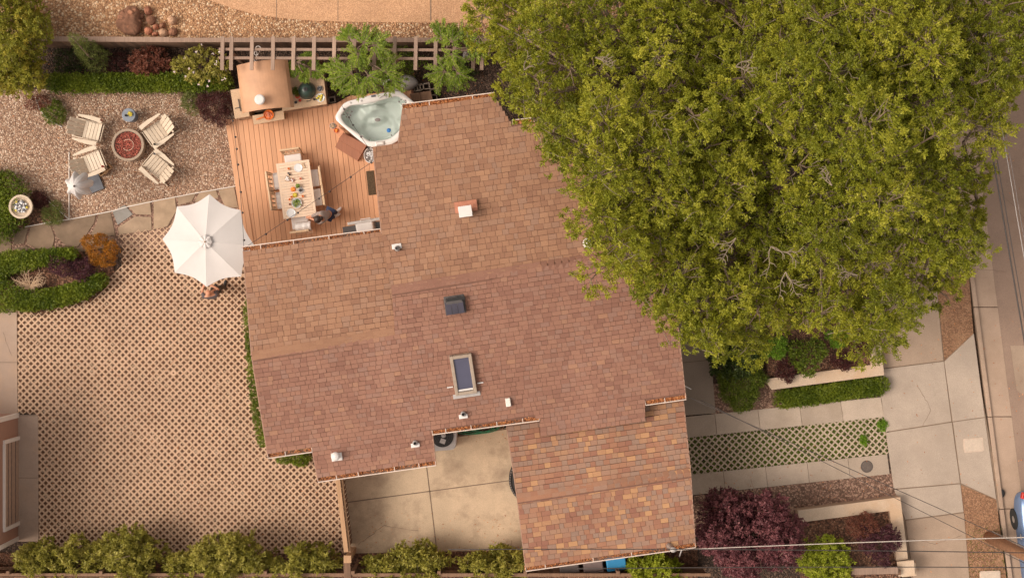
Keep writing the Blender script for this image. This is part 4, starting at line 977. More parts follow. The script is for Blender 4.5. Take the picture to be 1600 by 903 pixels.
bush('shade_shrub', 715, 112, 30, 16, .7, 'darkg', 'dark shrub under the right end of trellis', n=300, L=.06)

# ------------------------------------------------------------------ rocks
rocks = [(205, 33, 21, 17, .45, 'rockdark', 'large rough brown rock on pebble yard', 24), (232, 18, 8, 6, .25, 'rockred', 'red rock at the top of the rock group', 10), (221, 26, 5, 5, .2, 'rockdark', 'small dark rock touching the large brown rock', 8),
 (237, 33, 8, 8, .25, 'rockdark', 'brown mossy rock in the middle of the group', 10), (232, 49, 7, 6, .2, 'rockred', 'red rock near the fence, leftmost of the small ones', 9), (244, 43, 5, 5, .2, 'rockred', 'bright red small rock amid the group', 9),
 (254, 41, 6, 4, .2, 'rockdark', 'dull brown rock right of the bright red one', 9), (243, 54, 5, 4, .18, 'rockred', 'small red rock closest to the fence', 8), (256, 52, 8, 6, .2, 'rocktan', 'pale tan rock beside fence', 10), (271, 51, 7, 7, .22, 'rockdark', 'grey brown rock at the right end of the group', 10), (270, 33, 7, 8, .28, 'rocktan', 'upright tan rock at the upper right of group', 10)]
for x, y, rx, ry, h, m, lb, n_ in rocks:
    mb = MB(); c = P(x, y, .92); k = 1/PX*.98
    mb.ell((c.x, c.y, .9+h*.3), (rx*k, ry*k, h*.7), n_, max(6, n_-4), (.30 if rx > 15 else .16), random.random(), random.random()*3)
    if rx > 15:
        for q in range(14):
            a = random.uniform(0, 6.28); mb.ell((c.x+math.cos(a)*rx*k*.62, c.y+math.sin(a)*ry*k*.62, .9+h*random.uniform(.2, .75)), (random.uniform(.08, .16), random.uniform(.08, .15), random.uniform(.06, .12)), 8, 6, .22, random.random(), a)
    mb.build('rock', M[m], org=(c.x, c.y, .9), smooth=False, label=lb, cat='rock', group='rocks in the pebble yard')

# ------------------------------------------------------------------ adirondack chairs
def adirondack(label, loc, rz, cup=None):
    e = empty('adirondack_chair', loc, label, 'garden chair', 'white chairs around the fire pit', rz)
    mb = MB()
    for i in range(5):
        y = -.12+i*.115; mb.box((0, y, .30+.10*i/4), (.54, .105, .022), 0, R(9), t=random.random())
    mb.build('seat', M['adk'], e, local=True, bevel=.004)
    mb = MB()
    for i in range(4):
        x = (i-1.5)*.128; L_ = .66 if i in (1, 2) else .62
        mb.bar((x, -.17, .26), (x*1.08, -.17-L_*.62, .26+L_*.80), .118, .022, random.random())
    mb.build('backrest', M['adkb'], e, local=True, bevel=.004)
    for s in (-1, 1):
        mb = MB(); z = .555
        pts = [(s*.30, .40), (s*.44, .40), (s*.46, .05), (s*.42, -.38), (s*.36, -.40), (s*.33, .0)]
        mb.prism(pts, z, z+.025, .8); mb.build('armrest', M['adk'], e, local=True, bevel=.004)
        mb = MB(); mb.box((s*.32, .34, .275), (.04, .12, .55)); mb.build('leg', M['adk'], e, local=True, bevel=.004)
        mb = MB(); mb.bar((s*.29, .40, .33), (s*.29, -.55, .06), .03, .11); mb.build('leg', M['adk'], e, local=True, bevel=.004)
    mb = MB(); mb.box((0, .44, .33), (.56, .022, .12)); mb.build('apron', M['adk'], e, local=True)
    mb = MB(); mb.bar((-.33, -.40, .53), (.33, -.40, .53), .06, .03); mb.build('back_rail', M['adk'], e, local=True)
    return e
adk0 = adirondack('cream slatted chair upper left of the fire pit with red cup on arm', PG(137, 203, .45), R(-104))
adk0.scale = (.93,)*3
def put(loc, rz, label):
    c = copy_tree(adk0); c.location = loc; c.scale = (.93,)*3; c.rotation_euler = (0, 0, rz); c['label'] = label; return c
put(PG(246, 205, .45), R(125), 'cream slatted chair upper right of the fire pit')
put(PG(140, 254, .45), R(-68), 'cream slatted chair lower left of fire pit beside the folded parasol')
put(PG(246, 261, .45), R(50), 'cream slatted chair lower right of the fire pit')
def cup(px, py, z, mat, label, r=.035, h=.10):
    mb = MB(); mb.lathe(P(px, py, z), [(r*.8, 0), (r, h), (r*.85, h), (r*.7, .02)], 14)
    return mb.build('cup', M[mat], org=P(px, py, z), label=label, cat='cup', smooth=False)
cup(159.5, 188.5, .58, 'rockred', 'red brown cup on the arm of the upper left cream chair')
cup(161.5, 260.5, .58, 'red', 'red cup on the arm of the lower left cream chair')
cup(242.5, 226, .58, 'darkgrey', 'dark cup on the arm of the upper right cream chair')
cup(242.5, 241, .58, 'lightgrey', 'grey cup on the arm of the lower right cream chair')
# fire pit
e = empty('fire_pit', PG(199.5, 226.5, .42), 'round stone fire pit filled with red lava rock', 'fire pit')
mb = MB(); mb.lathe(PG(199.5, 226.5, .42), [(.40, 0), (.47, .1), (.485, .40), (.48, .42), (.41, .42), (.40, .36), (.40, .30)], 48)
mb.build('bowl', M['pitstone'], e, smooth=False, bevel=.006)
mb = MB(); c = PG(199.5, 226.5, .42, .33)
for i in range(1500):
    a = random.uniform(0, 6.28); r = .395*math.sqrt(random.random()); s_ = random.uniform(.008, .019)
    mb.box(c+Vector((r*math.cos(a), r*math.sin(a), random.uniform(.0, .045))), (s_*1.7, s_*1.4, s_*1.3), random.uniform(0, 3), random.uniform(0, 3), 0, random.random())
o = mb.build('lava_rock', plain('lava_chunk', (.36, .10, .07), .9, .35, 30, tintvar=.6), e); o['kind'] = 'stuff'
mb = MB(); mb.tube([c+Vector((.165*math.cos(R(a)), .165*math.sin(R(a)), .06)) for a in range(-140, 145, 12)], .007, 6)
mb.build('burner_ring', plain('burner', (.75, .50, .38), .5), e)
# gas line
mb = MB(); mb.tube([P(189, 203, .03), P(186, 208, .03), (P(183, 212, .03))], .012); mb.build('gas_hose', M['darkgrey'], org=P(186, 207), label='short dark hose between blue side table and fire pit', cat='hose')
# side table
e = empty('side_table', PG(201, 180, .48), 'round blue grey side table above the fire pit', 'side table')
mb = MB(); mb.lathe(PG(201, 180, .48), [(.17, 0), (.15, .2), (.19, .44), (.205, .455), (.205, .48), (.19, .49)], 32); mb.build('drum', plain('blue_grey', (.21, .235, .285), .6), e, bevel=.004)
mb = MB()
for i in range(26): mb.ell(P(203.5, 178, .52)+Vector((random.gauss(0, .035), random.gauss(0, .035), random.uniform(0, .03))), (.022,)*3, 7, 5)
mb.build('fruit', M['yellow'], org=P(203.5, 178, .5), smooth=True, label='pile of yellow fruit on the blue grey side table', cat='fruit')
mb = MB(); mb.lathe(P(197.5, 181, .49), [(.03, 0), (.035, .08), (.012, .12), (.012, .18)], 10); mb.build('bottle', M['black'], org=P(197.5, 181, .49), label='small black bottle on the blue grey side table', cat='bottle')
# tan curved basket
e = empty('basket', P(166, 266), 'tan woven tote lying beside the lower left cream chair', 'bag', rz=R(38))
mb = MB()
def arcwall(r0, r1, a0, a1, z0, z1):
    pts = [(r1*math.cos(R(a)), r1*math.sin(R(a))) for a in range(a0, a1+1, 10)]+[(r0*math.cos(R(a)), r0*math.sin(R(a))) for a in range(a1, a0-1, -10)]
    return pts
mb.box((0, -.07, .13), (.42, .03, .26), 0, R(14)); mb.box((0, .07, .13), (.42, .03, .26), 0, R(-14)); mb.box((0, 0, .02), (.40, .14, .03)); mb.box((.20, 0, .12), (.03, .15, .22)); mb.box((-.20, 0, .12), (.03, .15, .22))
mb.build('bag_body', M['wicker'], e, local=True, bevel=.01)
for s in (-1, 1):
    mb = MB(); mb.tube([(x, s*.10+s*.05*math.sin((x+.1)/.2*math.pi), .26+.04*math.sin((x+.1)/.2*math.pi)) for x in np.linspace(-.1, .1, 8)], .01); mb.build('handle', M['wicker'], e, local=True)
# folded white parasol on slate base
e = empty('folded_parasol', P(146, 285), 'folded white parasol leaning out from its dark slate base', 'parasol')
mb = MB(); mb.box(P(147, 287, .06), (.47, .50, .07), R(22)); mb.build('base', M['slate'], e, bevel=.01)
pa, pb = P(141, 285, .05), P(116, 291, 2.35); mb = MB(); mb.tube([pa, pb], .02, 8); mb.build('pole', M['black'], e)
mb = MB(); d = (pb-pa).normalized(); a_ = d.cross(Vector((0, 0, 1))).normalized(); b_ = d.cross(a_); vs = []; nr = 56
prof = [(.03, 0), (.11, .04), (.19, .14), (.25, .32), (.29, .55), (.32, .75), (.30, .82)]
for r, s_ in prof:
    for k in range(nr):
        th = 2*math.pi*k/nr; rr = 1.12*r*(1+.17*math.cos(7*th)*min(1, s_*2)+.05*math.cos(13*th))
        vs.append(pb-d*s_*1.02+a_*rr*math.cos(th)+b_*rr*math.sin(th))
mb.add(vs, [(i*nr+k, i*nr+(k+1) % nr, (i+1)*nr+(k+1) % nr, (i+1)*nr+k) for i in range(len(prof)-1) for k in range(nr)])
mb.build('canopy', M['canopy'], e, smooth=True)
mb = MB(); mb.ell(pb+d*.02, (.03, .03, .04)); mb.build('finial', M['darkgrey'], e, smooth=True)
# stone bowl with glass balls
e = empty('stone_bowl', P(32, 323), 'pale stone bowl filled with glass balls in the round hedge', 'planter')
cb = PG(32, 323, .82, .35); mb = MB(); mb.lathe(cb, [(.14, -.3), (.20, -.05), (.32, .28), (.355, .45), (.35, .47), (.29, .47), (.27, .42), (.22, .38)], 40, sy=1); mb.build('bowl', M['bowlstone'], e, bevel=.006)
e2 = []
cols = ['slate', 'plate', 'lightgrey', 'darkgrey', 'steel', 'plate', 'yellow']
nm = {'slate': 'blue grey', 'plate': 'white', 'lightgrey': 'light grey', 'darkgrey': 'black', 'steel': 'silver', 'yellow': 'yellow'}
for i in range(36):
    a = i*2.4; r = .185*math.sqrt((i+.5)/36); m = cols[i % 6] if i < 33 else 'yellow'
    q = cb+Vector((r*math.cos(a), r*math.sin(a), .42+random.uniform(0, .03))); mb = MB(); mb.ell(q, (.038,)*3, 10, 7)
    mb.build('ball', M[m], org=q, smooth=True, label=nm[m]+' glass ball among others in the stone bowl', cat='ball', group=nm[m]+' balls in the stone bowl')

# ------------------------------------------------------------------ parasol
e = empty('parasol', P(322, 380), 'large open white octagonal parasol beside the house corner', 'parasol')
tips = [(327.4, 303.7), (376, 328.7), (397, 383), (377, 432), (323, 448), (273, 426), (254, 373.7), (276.5, 323)]
zt = 2.45; T3 = [P(x, y, zt) for x, y in tips]; apex = P(321.5, 378, 2.76); mb = MB(); vs = []; nseg = 10; nsub = 10
for i in range(8):
    a, b = T3[i], T3[(i+1) % 8]; n0 = len(vs); grid = []
    for s in range(nseg+1):
        t = s/nseg; row = []
        for u in range(nsub+1):
            uu = u/nsub; edge = a.lerp(b, uu); mid = math.sin(math.pi*uu)
            inn = edge+(apex-edge)*.075*mid*t**2      # scalloped hem
            q = apex.lerp(inn, t); q.z = apex.z-(apex.z-zt)*(t**1.25)-.015*mid*math.sin(math.pi*min(1, t*.9))+.0
            row.append(len(vs)); vs.append(q)
        grid.append(row)
    for s in range(nseg):
        for u in range(nsub): mb.f.append((grid[s][u], grid[s+1][u], grid[s+1][u+1], grid[s][u+1]))
mb.v = [tuple(v) for v in vs]; mb.t = [.5]*len(vs)
cp = mb.build('canopy', M['canopy'], e, smooth=False); so = cp.modifiers.new('thick', 'SOLIDIFY'); so.thickness = .006
mb = MB(); nr = 64; vs = []
for r, z in ((.02, .10), (.09, .085), (.17, .045), (.185, .02)):
    for k in range(nr):
        th = 2*math.pi*k/nr; vs.append(apex+Vector((r*math.cos(th)*(1+.06*math.cos(8*th)), r*math.sin(th)*(1+.06*math.cos(8*th)), z+.012*math.cos(8*th)*r/.18)))
mb.add(vs, [(i*nr+k, i*nr+(k+1) % nr, (i+1)*nr+(k+1) % nr, (i+1)*nr+k) for i in range(3) for k in range(nr)]+[tuple(range(nr))])
o = mb.build('vent_cap', M['canopy'], e); so = o.modifiers.new('thick', 'SOLIDIFY'); so.thickness = .006
mb = MB(); mb.lathe(apex+Vector((0, 0, .08)), [(.02, 0), (.022, .05), (.012, .07)], 10); mb.build('finial', M['pole'], e)
for q in T3:
    mb = MB(); mb.bar(apex-Vector((0, 0, .06)), q-Vector((0, 0, .03)), .02, .03); mb.build('rib', M['chairwood'], e)
mb = MB(); g0 = Vector((apex.x, apex.y, 0)); mb.tube([g0, apex-Vector((0, 0, .02))], .024, 12); mb.build('pole', M['chairwood'], e)
mb = MB(); mb.lathe(g0, [(.27, .03), (.27, .08), (.06, .12), (.04, .35)], 24); mb.build('base', M['darkgrey'], e)

# ------------------------------------------------------------------ oven and outdoor kitchen
e = empty('outdoor_oven', P(412, 150), 'outdoor oven under a tan barrel roof with white chimney', 'oven')
c4 = [P(367, 101, 2.0), P(447, 91, 2.0), P(457.5, 166, 2.0), P(376, 176, 2.0)]
mb = MB(); vs = []; nn = 18; th = .03
for (A_, B_) in ((c4[0], c4[1]), (c4[3], c4[2])):
    for lift in (0, -th):
        for k in range(nn+1):
            u = k/nn; q = A_.lerp(B_, u); q.z = 1.72+.36*math.sin(math.pi*(.02+.96*u))**.7+lift; 
            if k in (0, nn): q.z -= .05
            vs.append(q)
m1 = nn+1
fs = []
for k in range(nn):
    fs += [(k, k+1, 2*m1+k+1, 2*m1+k), (m1+k+1, m1+k, 3*m1+k, 3*m1+k+1), (k+1, k, m1+k, m1+k+1), (2*m1+k, 2*m1+k+1, 3*m1+k+1, 3*m1+k)]
mb.add(vs, fs); rf = mb.build('roof', M['ovenroof'], e, smooth=False)
mb = MB(); q = P(408.5, 158, 2.0); mb.lathe((q.x, q.y, 1.9), [(.10, 0), (.10, .30), (.145, .32), (.15, .42), (.12, .45), (.09, .455)], 24); mb.build('chimney', M['white'], e, bevel=.006)
mb = MB(); mb.prism([P(x, y, 1.0).to_2d() for x, y in ((379, 110), (440, 102), (449, 165), (386, 172))], .0, 1.5); mb.build('body', M['stoneveneer'], e)
mb = MB(); mb.prism([P(x, y, 1.1).to_2d() for x, y in ((394, 181), (443, 172.5), (444.5, 186.5), (396.5, 195))], 1.02, 1.09); mb.build('landing_shelf', M['stonetop'], e, bevel=.006)
mb = MB(); mb.prism([P(x, y, 1.0).to_2d() for x, y in ((400, 180), (440, 173), (441, 182), (401, 190))], 0, 1.02); mb.build('shelf_base', M['stoneveneer'], e)
e = empty('counter', P(368, 163), 'narrow tan stone counter left of the barrel roofed oven', 'counter')
mb = MB(); mb.prism([P(x, y, 1.1).to_2d() for x, y in ((360, 141), (385, 137), (390, 182), (367, 186))], 1.03, 1.10); mb.build('top', M['stonetop'], e, bevel=.006)
mb = MB(); mb.prism([P(x, y, 1.1).to_2d() for x, y in ((361, 143), (384, 139), (389, 180), (368, 184))], 0, 1.03); mb.build('base', M['stoneveneer'], e)
mb = MB(); mb.bar(P(372, 155, 1.13), P(376, 174, 1.13), .02, .03); mb.bar(P(367, 170, 1.13), P(375, 168, 1.13), .02, .03); mb.build('fire_tool', M['darkgrey'], org=P(373, 165, 1.11), label='dark fire tool lying on the narrow left counter', cat='tool')
e = empty('kitchen_counter', P(482, 150), 'tan stone outdoor kitchen counter holding the green kamado grill', 'counter')
mb = MB(); mb.prism([P(x, y, 1.15).to_2d() for x, y in ((440, 112), (504, 103), (510.5, 163), (441, 174))], 1.08, 1.15); mb.build('top', M['stonetop'], e, bevel=.008)
mb = MB(); mb.prism([P(x, y, 1.1).to_2d() for x, y in ((442, 114), (502, 105), (508, 161), (443, 171))], 0, 1.08); mb.build('base', M['stoneveneer'], e)
mb = MB(); mb.box(P(482, 158, 1.158), (.12, .03, .012), R(8)); mb.build('bottle_opener', M['darkgrey'], e)
e = empty('kamado_grill', P(480, 143, 1.15), 'dark green kamado grill set into the kitchen counter', 'grill')
c = P(480, 142.5, 1.15)
mb = MB(); mb.lathe(c, [(.245, 0), (.25, .06), (.245, .10), (.20, .24), (.12, .33), (.07, .35)], 36); mb.build('lid', M['ceramicgreen'], e, smooth=True)
mb = MB(); mb.lathe(c+Vector((0, 0, .34)), [(.065, 0), (.065, .05), (.03, .055), (.03, .02)], 18); mb.build('vent', M['black'], e)
mb = MB(); mb.lathe(c+Vector((0, 0, .03)), [(.247, 0), (.258, .01), (.258, .035), (.247, .045)], 36); mb.build('band', M['darkgrey'], e)
mb = MB(); mb.ell(c+Vector((.01, -.13, .27)), (.02, .02, .015)); mb.build('thermometer', M['steel'], e)
mb = MB(); mb.bar(c+Vector((-.1, -.27, .08)), c+Vector((.1, -.27, .08)), .03, .03); mb.build('handle', M['chairwood'], e)
def dish(name, px, py, z, r, mat, label, cat='bowl', deep=.04, food=None, fn=14, fr=.3, fmat=None):
    c = P(px, py, z); mb = MB(); mb.lathe(c, [(r*.55, 0), (r*.75, deep*.4), (r, deep), (r*.95, deep+.002), (r*.7, deep*.5), (r*.4, .008)], 28)
    if not food: return mb.build(name, M[mat], org=c, label=label, cat=cat, smooth=False)
    e = empty(name, c, label, cat); mb.build('dish', M[mat], e)
    if food == 'leaf':
        n = 90; a = rng.uniform(0, 6.28, n); rr = r*.72*np.sqrt(rng.uniform(0, 1, n)); Q = np.stack([c.x+rr*np.cos(a), c.y+rr*np.sin(a), c.z+deep+rng.uniform(-.01, .04, n)], 1)
        D = rng.normal(0, 1, (n, 3)); D[:, 2] *= .4; leaf_mesh('salad', Q, D, rng.uniform(.04, .07, n), rng.uniform(.025, .04, n), rng.uniform(0, 1, n), M['greenfood'], e)
    else:
        mb = MB()
        for i in range(fn):
            a = i*2.4; q = r*.7*math.sqrt((i+.5)/fn); mb.ell(c+Vector((q*math.cos(a), q*math.sin(a), deep*.7+random.uniform(0, .02))), (r*fr, r*fr, r*fr*.9), 9, 6)
        mb.build(food, M[fmat], e, smooth=True)
    return e
dish('bowl', 500, 139, 1.15, .085, 'steel', 'small grey bowl on the kitchen counter right of the kamado', food='contents', fn=5, fmat='slate')
dish('plate', 500.5, 153, 1.15, .13, 'plate', 'white plate of green pears at the counter corner', 'plate', .02, 'pears', 5, .32, 'yellow')
dish('tomatoes', 465, 151, 1.15, .07, 'red', 'pile of red tomatoes beside the kamado grill', 'food', .02, 'tomatoes', 9, .35, 'red')
dish('sauce_bowl', 469, 157.5, 1.15, .045, 'red', 'small red sauce bowl on the kitchen counter')
dish('sauce_bowl', 462.5, 160.5, 1.15, .045, 'darkgrey', 'small dark bowl at the front edge of the kitchen counter')
cup(491.5, 156, 1.15, 'darkgrey', 'small dark cup between pear plate and kamado')
bush('herb_bunch', 461, 144, 7, 7, .12, 'mid', 'green herb bunch on the counter left of kamado', 'herbs', n=80, L=.04, z=1.15, stem=False)
e = empty('pan', P(420, 180, 1.09), 'orange skillet of food on the oven landing shelf', 'pan')
c = P(420, 180, 1.09); mb = MB(); mb.lathe(c, [(.12, 0), (.15, .05), (.142, .05), (.115, .012)], 28); mb.build('skillet', M['orange'], e)
mb = MB(); mb.bar(c+Vector((-.13, -.06, .045)), c+Vector((-.36, -.14, .06)), .035, .015); mb.build('handle', M['orange'], e, bevel=.004)
mb = MB()
for i in range(26): mb.ell(c+Vector((random.gauss(0, .05), random.gauss(0, .05), .03+random.uniform(0, .02))), (.022, .018, .014), 7, 5)
mb.build('food', M['pinkred'], e)

# ------------------------------------------------------------------ hot tub
tub = empty('hot_tub', P(586, 190), 'white corner hot tub with pale green water partly under the roof', 'hot tub')
ZR = 1.12
outer = [P(x, y, ZR) for x, y in ((521, 185), (537, 160), (578, 149), (624, 141), (651, 163), (655, 190), (616, 225), (577, 231), (558, 217))]
def rounded(pts, r=.16, n=6):
    out = []
    for i, p in enumerate(pts):
        a = pts[i-1]; b = pts[(i+1) % len(pts)]; q0 = p+(a-p).normalized()*min(r, (a-p).length*.45); q1 = p+(b-p).normalized()*min(r, (b-p).length*.45)
        for k in range(n+1):
            t = k/n; out.append(q0*(1-t)**2+p*2*t*(1-t)+q1*t*t)
    return out
ro = rounded(outer); cen = sum(ro, Vector())/len(ro)
inner = [P(x, y, ZR) for x, y in ((531, 181), (545, 165), (566, 163), (590, 158), (621, 149), (641, 163), (644, 186), (610, 217), (578, 222), (560, 209), (538, 194))]
ri = rounded(inner, .12)
def resample(loop, n):
    ang = [(math.atan2((p-cen).y, (p-cen).x), (p-cen).to_2d().length) for p in loop]
    res = []
    for k in range(n):
        t = -math.pi+2*math.pi*k/n; d = Vector((math.cos(t), math.sin(t))); best = 0
        for i in range(len(loop)):
            a = (loop[i]-cen).to_2d(); b = (loop[(i+1) % len(loop)]-cen).to_2d(); e_ = b-a
            den = d.x*e_.y-d.y*e_.x
            if abs(den) < 1e-9: continue
            s = (a.x*e_.y-a.y*e_.x)/den; u = (a.x*d.y-a.y*d.x)/den
            if s > 0 and -1e-6 <= u <= 1+1e-6: best = max(best, s)
        res.append(d*best)
    return res
NR = 96; Ro = resample(ro, NR); Ri = resample(ri, NR)
mb = MB(); vs = []; rings = [(1.0, 0, -.06), (1.0, 0, -.02), (.985, 0, 0), (0, 1.02, 0), (0, 1.0, -.02), (0, .99, -.10)]
for fo, fi, dz in rings:
    for k in range(NR):
        q = Ro[k]*fo if fo else Ri[k]*fi; vs.append((cen.x+q.x, cen.y+q.y, ZR+dz))
mb.add(vs, [(i*NR+k, i*NR+(k+1) % NR, (i+1)*NR+(k+1) % NR, (i+1)*NR+k) for i in range(len(rings)-1) for k in range(NR)])
mb.build('shell', M['acrylic'], tub, smooth=True)
mb = MB(); mb.add([(cen.x+q.x*f_, cen.y+q.y*f_, z_) for f_, z_ in ((.965, .1), (.965, ZR-.03), (.945, ZR-.03), (.945, .1)) for q in Ro], [(i*NR+k, i*NR+(k+1) % NR, (i+1)*NR+(k+1) % NR, (i+1)*NR+k) for i in range(3) for k in range(NR)]); mb.build('skirt', M['deckdark'], tub)
# basin height field in polar coordinates about the tub centre
fw = P(592, 200, ZR).to_2d()-cen.to_2d(); s1 = P(612, 168, ZR).to_2d()-cen.to_2d(); s2 = P(552, 183, ZR).to_2d()-cen.to_2d(); lounge = P(578, 176, ZR).to_2d()-cen.to_2d()
def sm(a, b, x): t = max(0, min(1, (x-a)/(b-a))); return t*t*(3-2*t)
def depth(q, f):
    z = -.16-.22*sm(1.0, .86, f)
    z -= .13*(1-sm(.24, .50, (q-s1).length)); z -= .16*(1-sm(.32, .58, (q-s2).length)); z -= .22*(1-sm(.38, .60, ((q-fw)*1.0).length))
    z += .17*(1-sm(.28, .44, Vector(((q-lounge).x*.8, (q-lounge).y*1.1)).length))
    return z
mb = MB(); vs = []; NF = 30
for j in range(NF+1):
    f = 1-j/NF*.999
    for k in range(NR):
        q = Ri[k]*f*.99; z = -.10 if j == 0 else depth(q, f); vs.append((cen.x+q.x, cen.y+q.y, ZR+z))
mb.add(vs, [(i*NR+k, i*NR+(k+1) % NR, (i+1)*NR+(k+1) % NR, (i+1)*NR+k) for i in range(NF) for k in range(NR)]+[tuple(NF*NR+k for k in range(NR))])
mb.build('basin', M['basin'], tub, smooth=True)
mb = MB(); mb.add([(cen.x+q.x*.985, cen.y+q.y*.985, ZR-.13) for q in Ri], [tuple(range(NR))]); mb.build('water', M['water'], tub)
def jet(px, py, r=.025):
    q = P(px, py, ZR-.2).to_2d()-cen.to_2d()
    z = ZR-.118; c = Vector((cen.x+q.x, cen.y+q.y, z)); mb = MB(); mb.lathe(c-Vector((0, 0, .02)), [(r, 0), (r, .015), (r*.5, .018)], 12); mb.build('jet', M['midgrey'], tub)
for x, y in ((541, 171), (546, 172), (550, 175), (538, 180), (542, 183), (548, 181), (535, 175), (544, 177), (624, 160), (627, 157), (631, 157), (634, 162), (629, 164), (577, 219), (612, 212)): jet(x, y)
mb = MB(); mb.lathe(P(590, 187.5, ZR-.10)-Vector((0, 0, .02)), [(.085, 0), (.085, .012), (.05, .02)], 20, sy=.65); mb.build('drain_cover', M['midgrey'], tub)
mb = MB(); c = P(594, 224.5, ZR); mb.box(c+Vector((0, 0, .02)), (.26, .12, .035), R(8)); o = mb.build('filter_cover', M['steel'], tub, bevel=.015)
mb = MB(); mb.box(c+Vector((0, .0, .042)), (.16, .06, .012), R(8)); mb.build('grille', M['cream'], o)
mb = MB(); c = P(583.5, 150.5, ZR); mb.box(c+Vector((0, 0, .012)), (.13, .06, .02), R(10)); mb.build('control_panel', M['slate'], tub, bevel=.008)
mb = MB(); mb.tube([P(593, 154, ZR+.01), P(598, 150.5, ZR+.04), P(603, 150, ZR+.03), P(603.5, 153, ZR)], .014, 8); mb.build('grab_rail', M['lightgrey'], tub)
for x, y in ((565, 158), (548, 161), (633, 158), (566, 213)): 
    mb = MB(); mb.lathe(P(x, y, ZR), [(.03, 0), (.03, .012), (.01, .02)], 12); mb.build('knob', M['lightgrey'], tub)
mb = MB(); mb.lathe(P(607.5, 204, ZR-.125), [(.06, -.03), (.065, 0), (.05, .03), (.02, .045)], 18); mb.build('floating_dispenser', plain('float_blue', (.03, .18, .50), .4), org=P(607.5, 204, ZR-.13), label='blue floating dispenser in the hot tub water', cat='pool float')
# step
e = empty('tub_step', P(548, 228, DZ), 'red brown two tread step at the side of the hot tub', 'step')
mb = MB(); mb.prism([P(x, y, .65).to_2d() for x, y in ((535.5, 207), (573, 227), (566, 239), (529, 218))], .30, .66); mb.build('upper_tread', M['deckdark'], e, bevel=.006)
mb = MB(); mb.prism([P(x, y, .5).to_2d() for x, y in ((530, 217), (566.5, 238), (558.5, 251.5), (523.5, 230))], .30, .48); mb.build('lower_tread', M['deckdark'], e, bevel=.006)
e = empty('shelf_table', P(525, 202, DZ), 'small wooden side shelf with drinks clipped to the hot tub', 'side table')
mb = MB(); mb.prism([P(x, y, 1.0).to_2d() for x, y in ((512, 196), (520, 190), (538.5, 206), (531, 215))], .97, 1.01); mb.build('top', plain('shelf_wood', (.62, .27, .14), .5), e, bevel=.005)
mb = MB(); mb.box(P(525, 202, .63), (.10, .10, .66), R(-40)); mb.build('leg', M['deckdark'], e)
dish('candle_bowl', 520, 197, 1.01, .09, 'steel', 'round silver dish on the small shelf by hot tub', food='nuts', fn=8, fr=.25, fmat='stonetop')
dish('fruit_bowl', 525.5, 204.5, 1.01, .065, 'red', 'red bowl with orange slices on the small shelf', food='slices', fn=4, fr=.4, fmat='orangefruit')
# bucket
e = empty('bucket', P(577, 243, DZ), 'white oval tub of ice beside the hot tub step', 'bucket')
mb = MB(); c = PG(578, 243, DZ+.3, DZ); mb.lathe(c, [(.13, 0), (.17, .30), (.18, .31), (.165, .31), (.125, .04)], 28, sy=1.25); mb.build('pail', M['white'], e)
mb = MB()
for i in range(22): mb.box(c+Vector((random.gauss(0, .06), random.gauss(0, .08), .24+random.uniform(0, .05))), (.05, .04, .035), random.random()*3, random.random(), 0)
mb.build('ice', M['plate'], e)
mb = MB(); mb.box(P(580, 286, DZ)+Vector((0, 0, .012)), (.17+.06, .72, .02), R(6)); mb.build('door_mat', M['mat'], org=P(580, 286, DZ), label='dark brown door mat at the house side of deck', cat='mat')
# gas grill
g = empty('gas_grill', P(570, 356, DZ), 'white lidded gas grill with dark side shelves under the gutter', 'grill')
ga = R(9); c = P(571, 358.5, 1.1)
def gb(x, y, z, d, mb, **k): mb.box(c+Vector((x*math.cos(ga)-y*math.sin(ga), x*math.sin(ga)+y*math.cos(ga), z)), d, ga, **k)
mb = MB(); gb(0, 0, .05, (.56, .42, .22), mb, taper=.88); mb.build('lid', M['white'], g, bevel=.03)
mb = MB(); gb(0, 0, -.42, (.60, .44, .72), mb); mb.build('cabinet', M['lightgrey'], g, bevel=.01)
mb = MB(); gb(0, .24, -.02, (.98, .09, .05), mb); mb.build('control_panel', M['steel'], g, bevel=.01)
mb = MB(); mb.tube([c+Vector((-.14, .22, .06)), c+Vector((-.14, .29, .08)), c+Vector((.15, .33, .08)), c+Vector((.15, .26, .06))], .013); mb.build('handle', M['white'], g)
mb = MB(); gb(-.47, 0, .0, (.38, .34, .03), mb); mb.build('side_shelf', M['darkgrey'], g, bevel=.006)
mb = MB(); gb(.42, .0, .0, (.22, .34, .03), mb); mb.build('side_shelf', M['black'], g, bevel=.006)
# concrete blocks, box behind tub
e = empty('wood_box', P(668, 149), 'brown wooden box behind the hot tub near concrete blocks', 'box')
mb = MB(); mb.prism([P(x, y, .5).to_2d() for x, y in ((641, 148), (672, 143), (676, 158), (648, 166))], .05, .5); mb.build('body', M['fencewood'], e, bevel=.01)
mb = MB(); mb.prism([P(x, y, .53).to_2d() for x, y in ((640, 147), (655, 144.5), (659, 163), (647, 167))], .5, .53); mb.prism([P(x, y, .53).to_2d() for x, y in ((656, 144.5), (673, 142), (677, 159), (660, 163))], .5, .53); mb.build('lid', M['fencewood'], e, bevel=.005)
def cblock(px, py, rz, lb):
    e = empty('concrete_block', P(px, py), lb, 'block', 'hollow concrete blocks behind the tub', rz); mb = MB()
    for x in (-.18, 0, .18): mb.box((x, 0, .1), (.035, .19, .2))
    for y in (-.08, .08): mb.box((0, y, .1), (.325, .03, .2))
    mb.build('block', M['slab_entry'], e, local=True); return e
cblock(648, 140, R(8), 'hollow concrete block left of the pair behind the wooden box'); cblock(662, 137, R(8), 'hollow concrete block above the wooden box'); cblock(678, 150, R(98), 'hollow concrete block standing right of the wooden box'); cblock(515, 158, R(8), 'hollow concrete block between kitchen counter and hot tub')
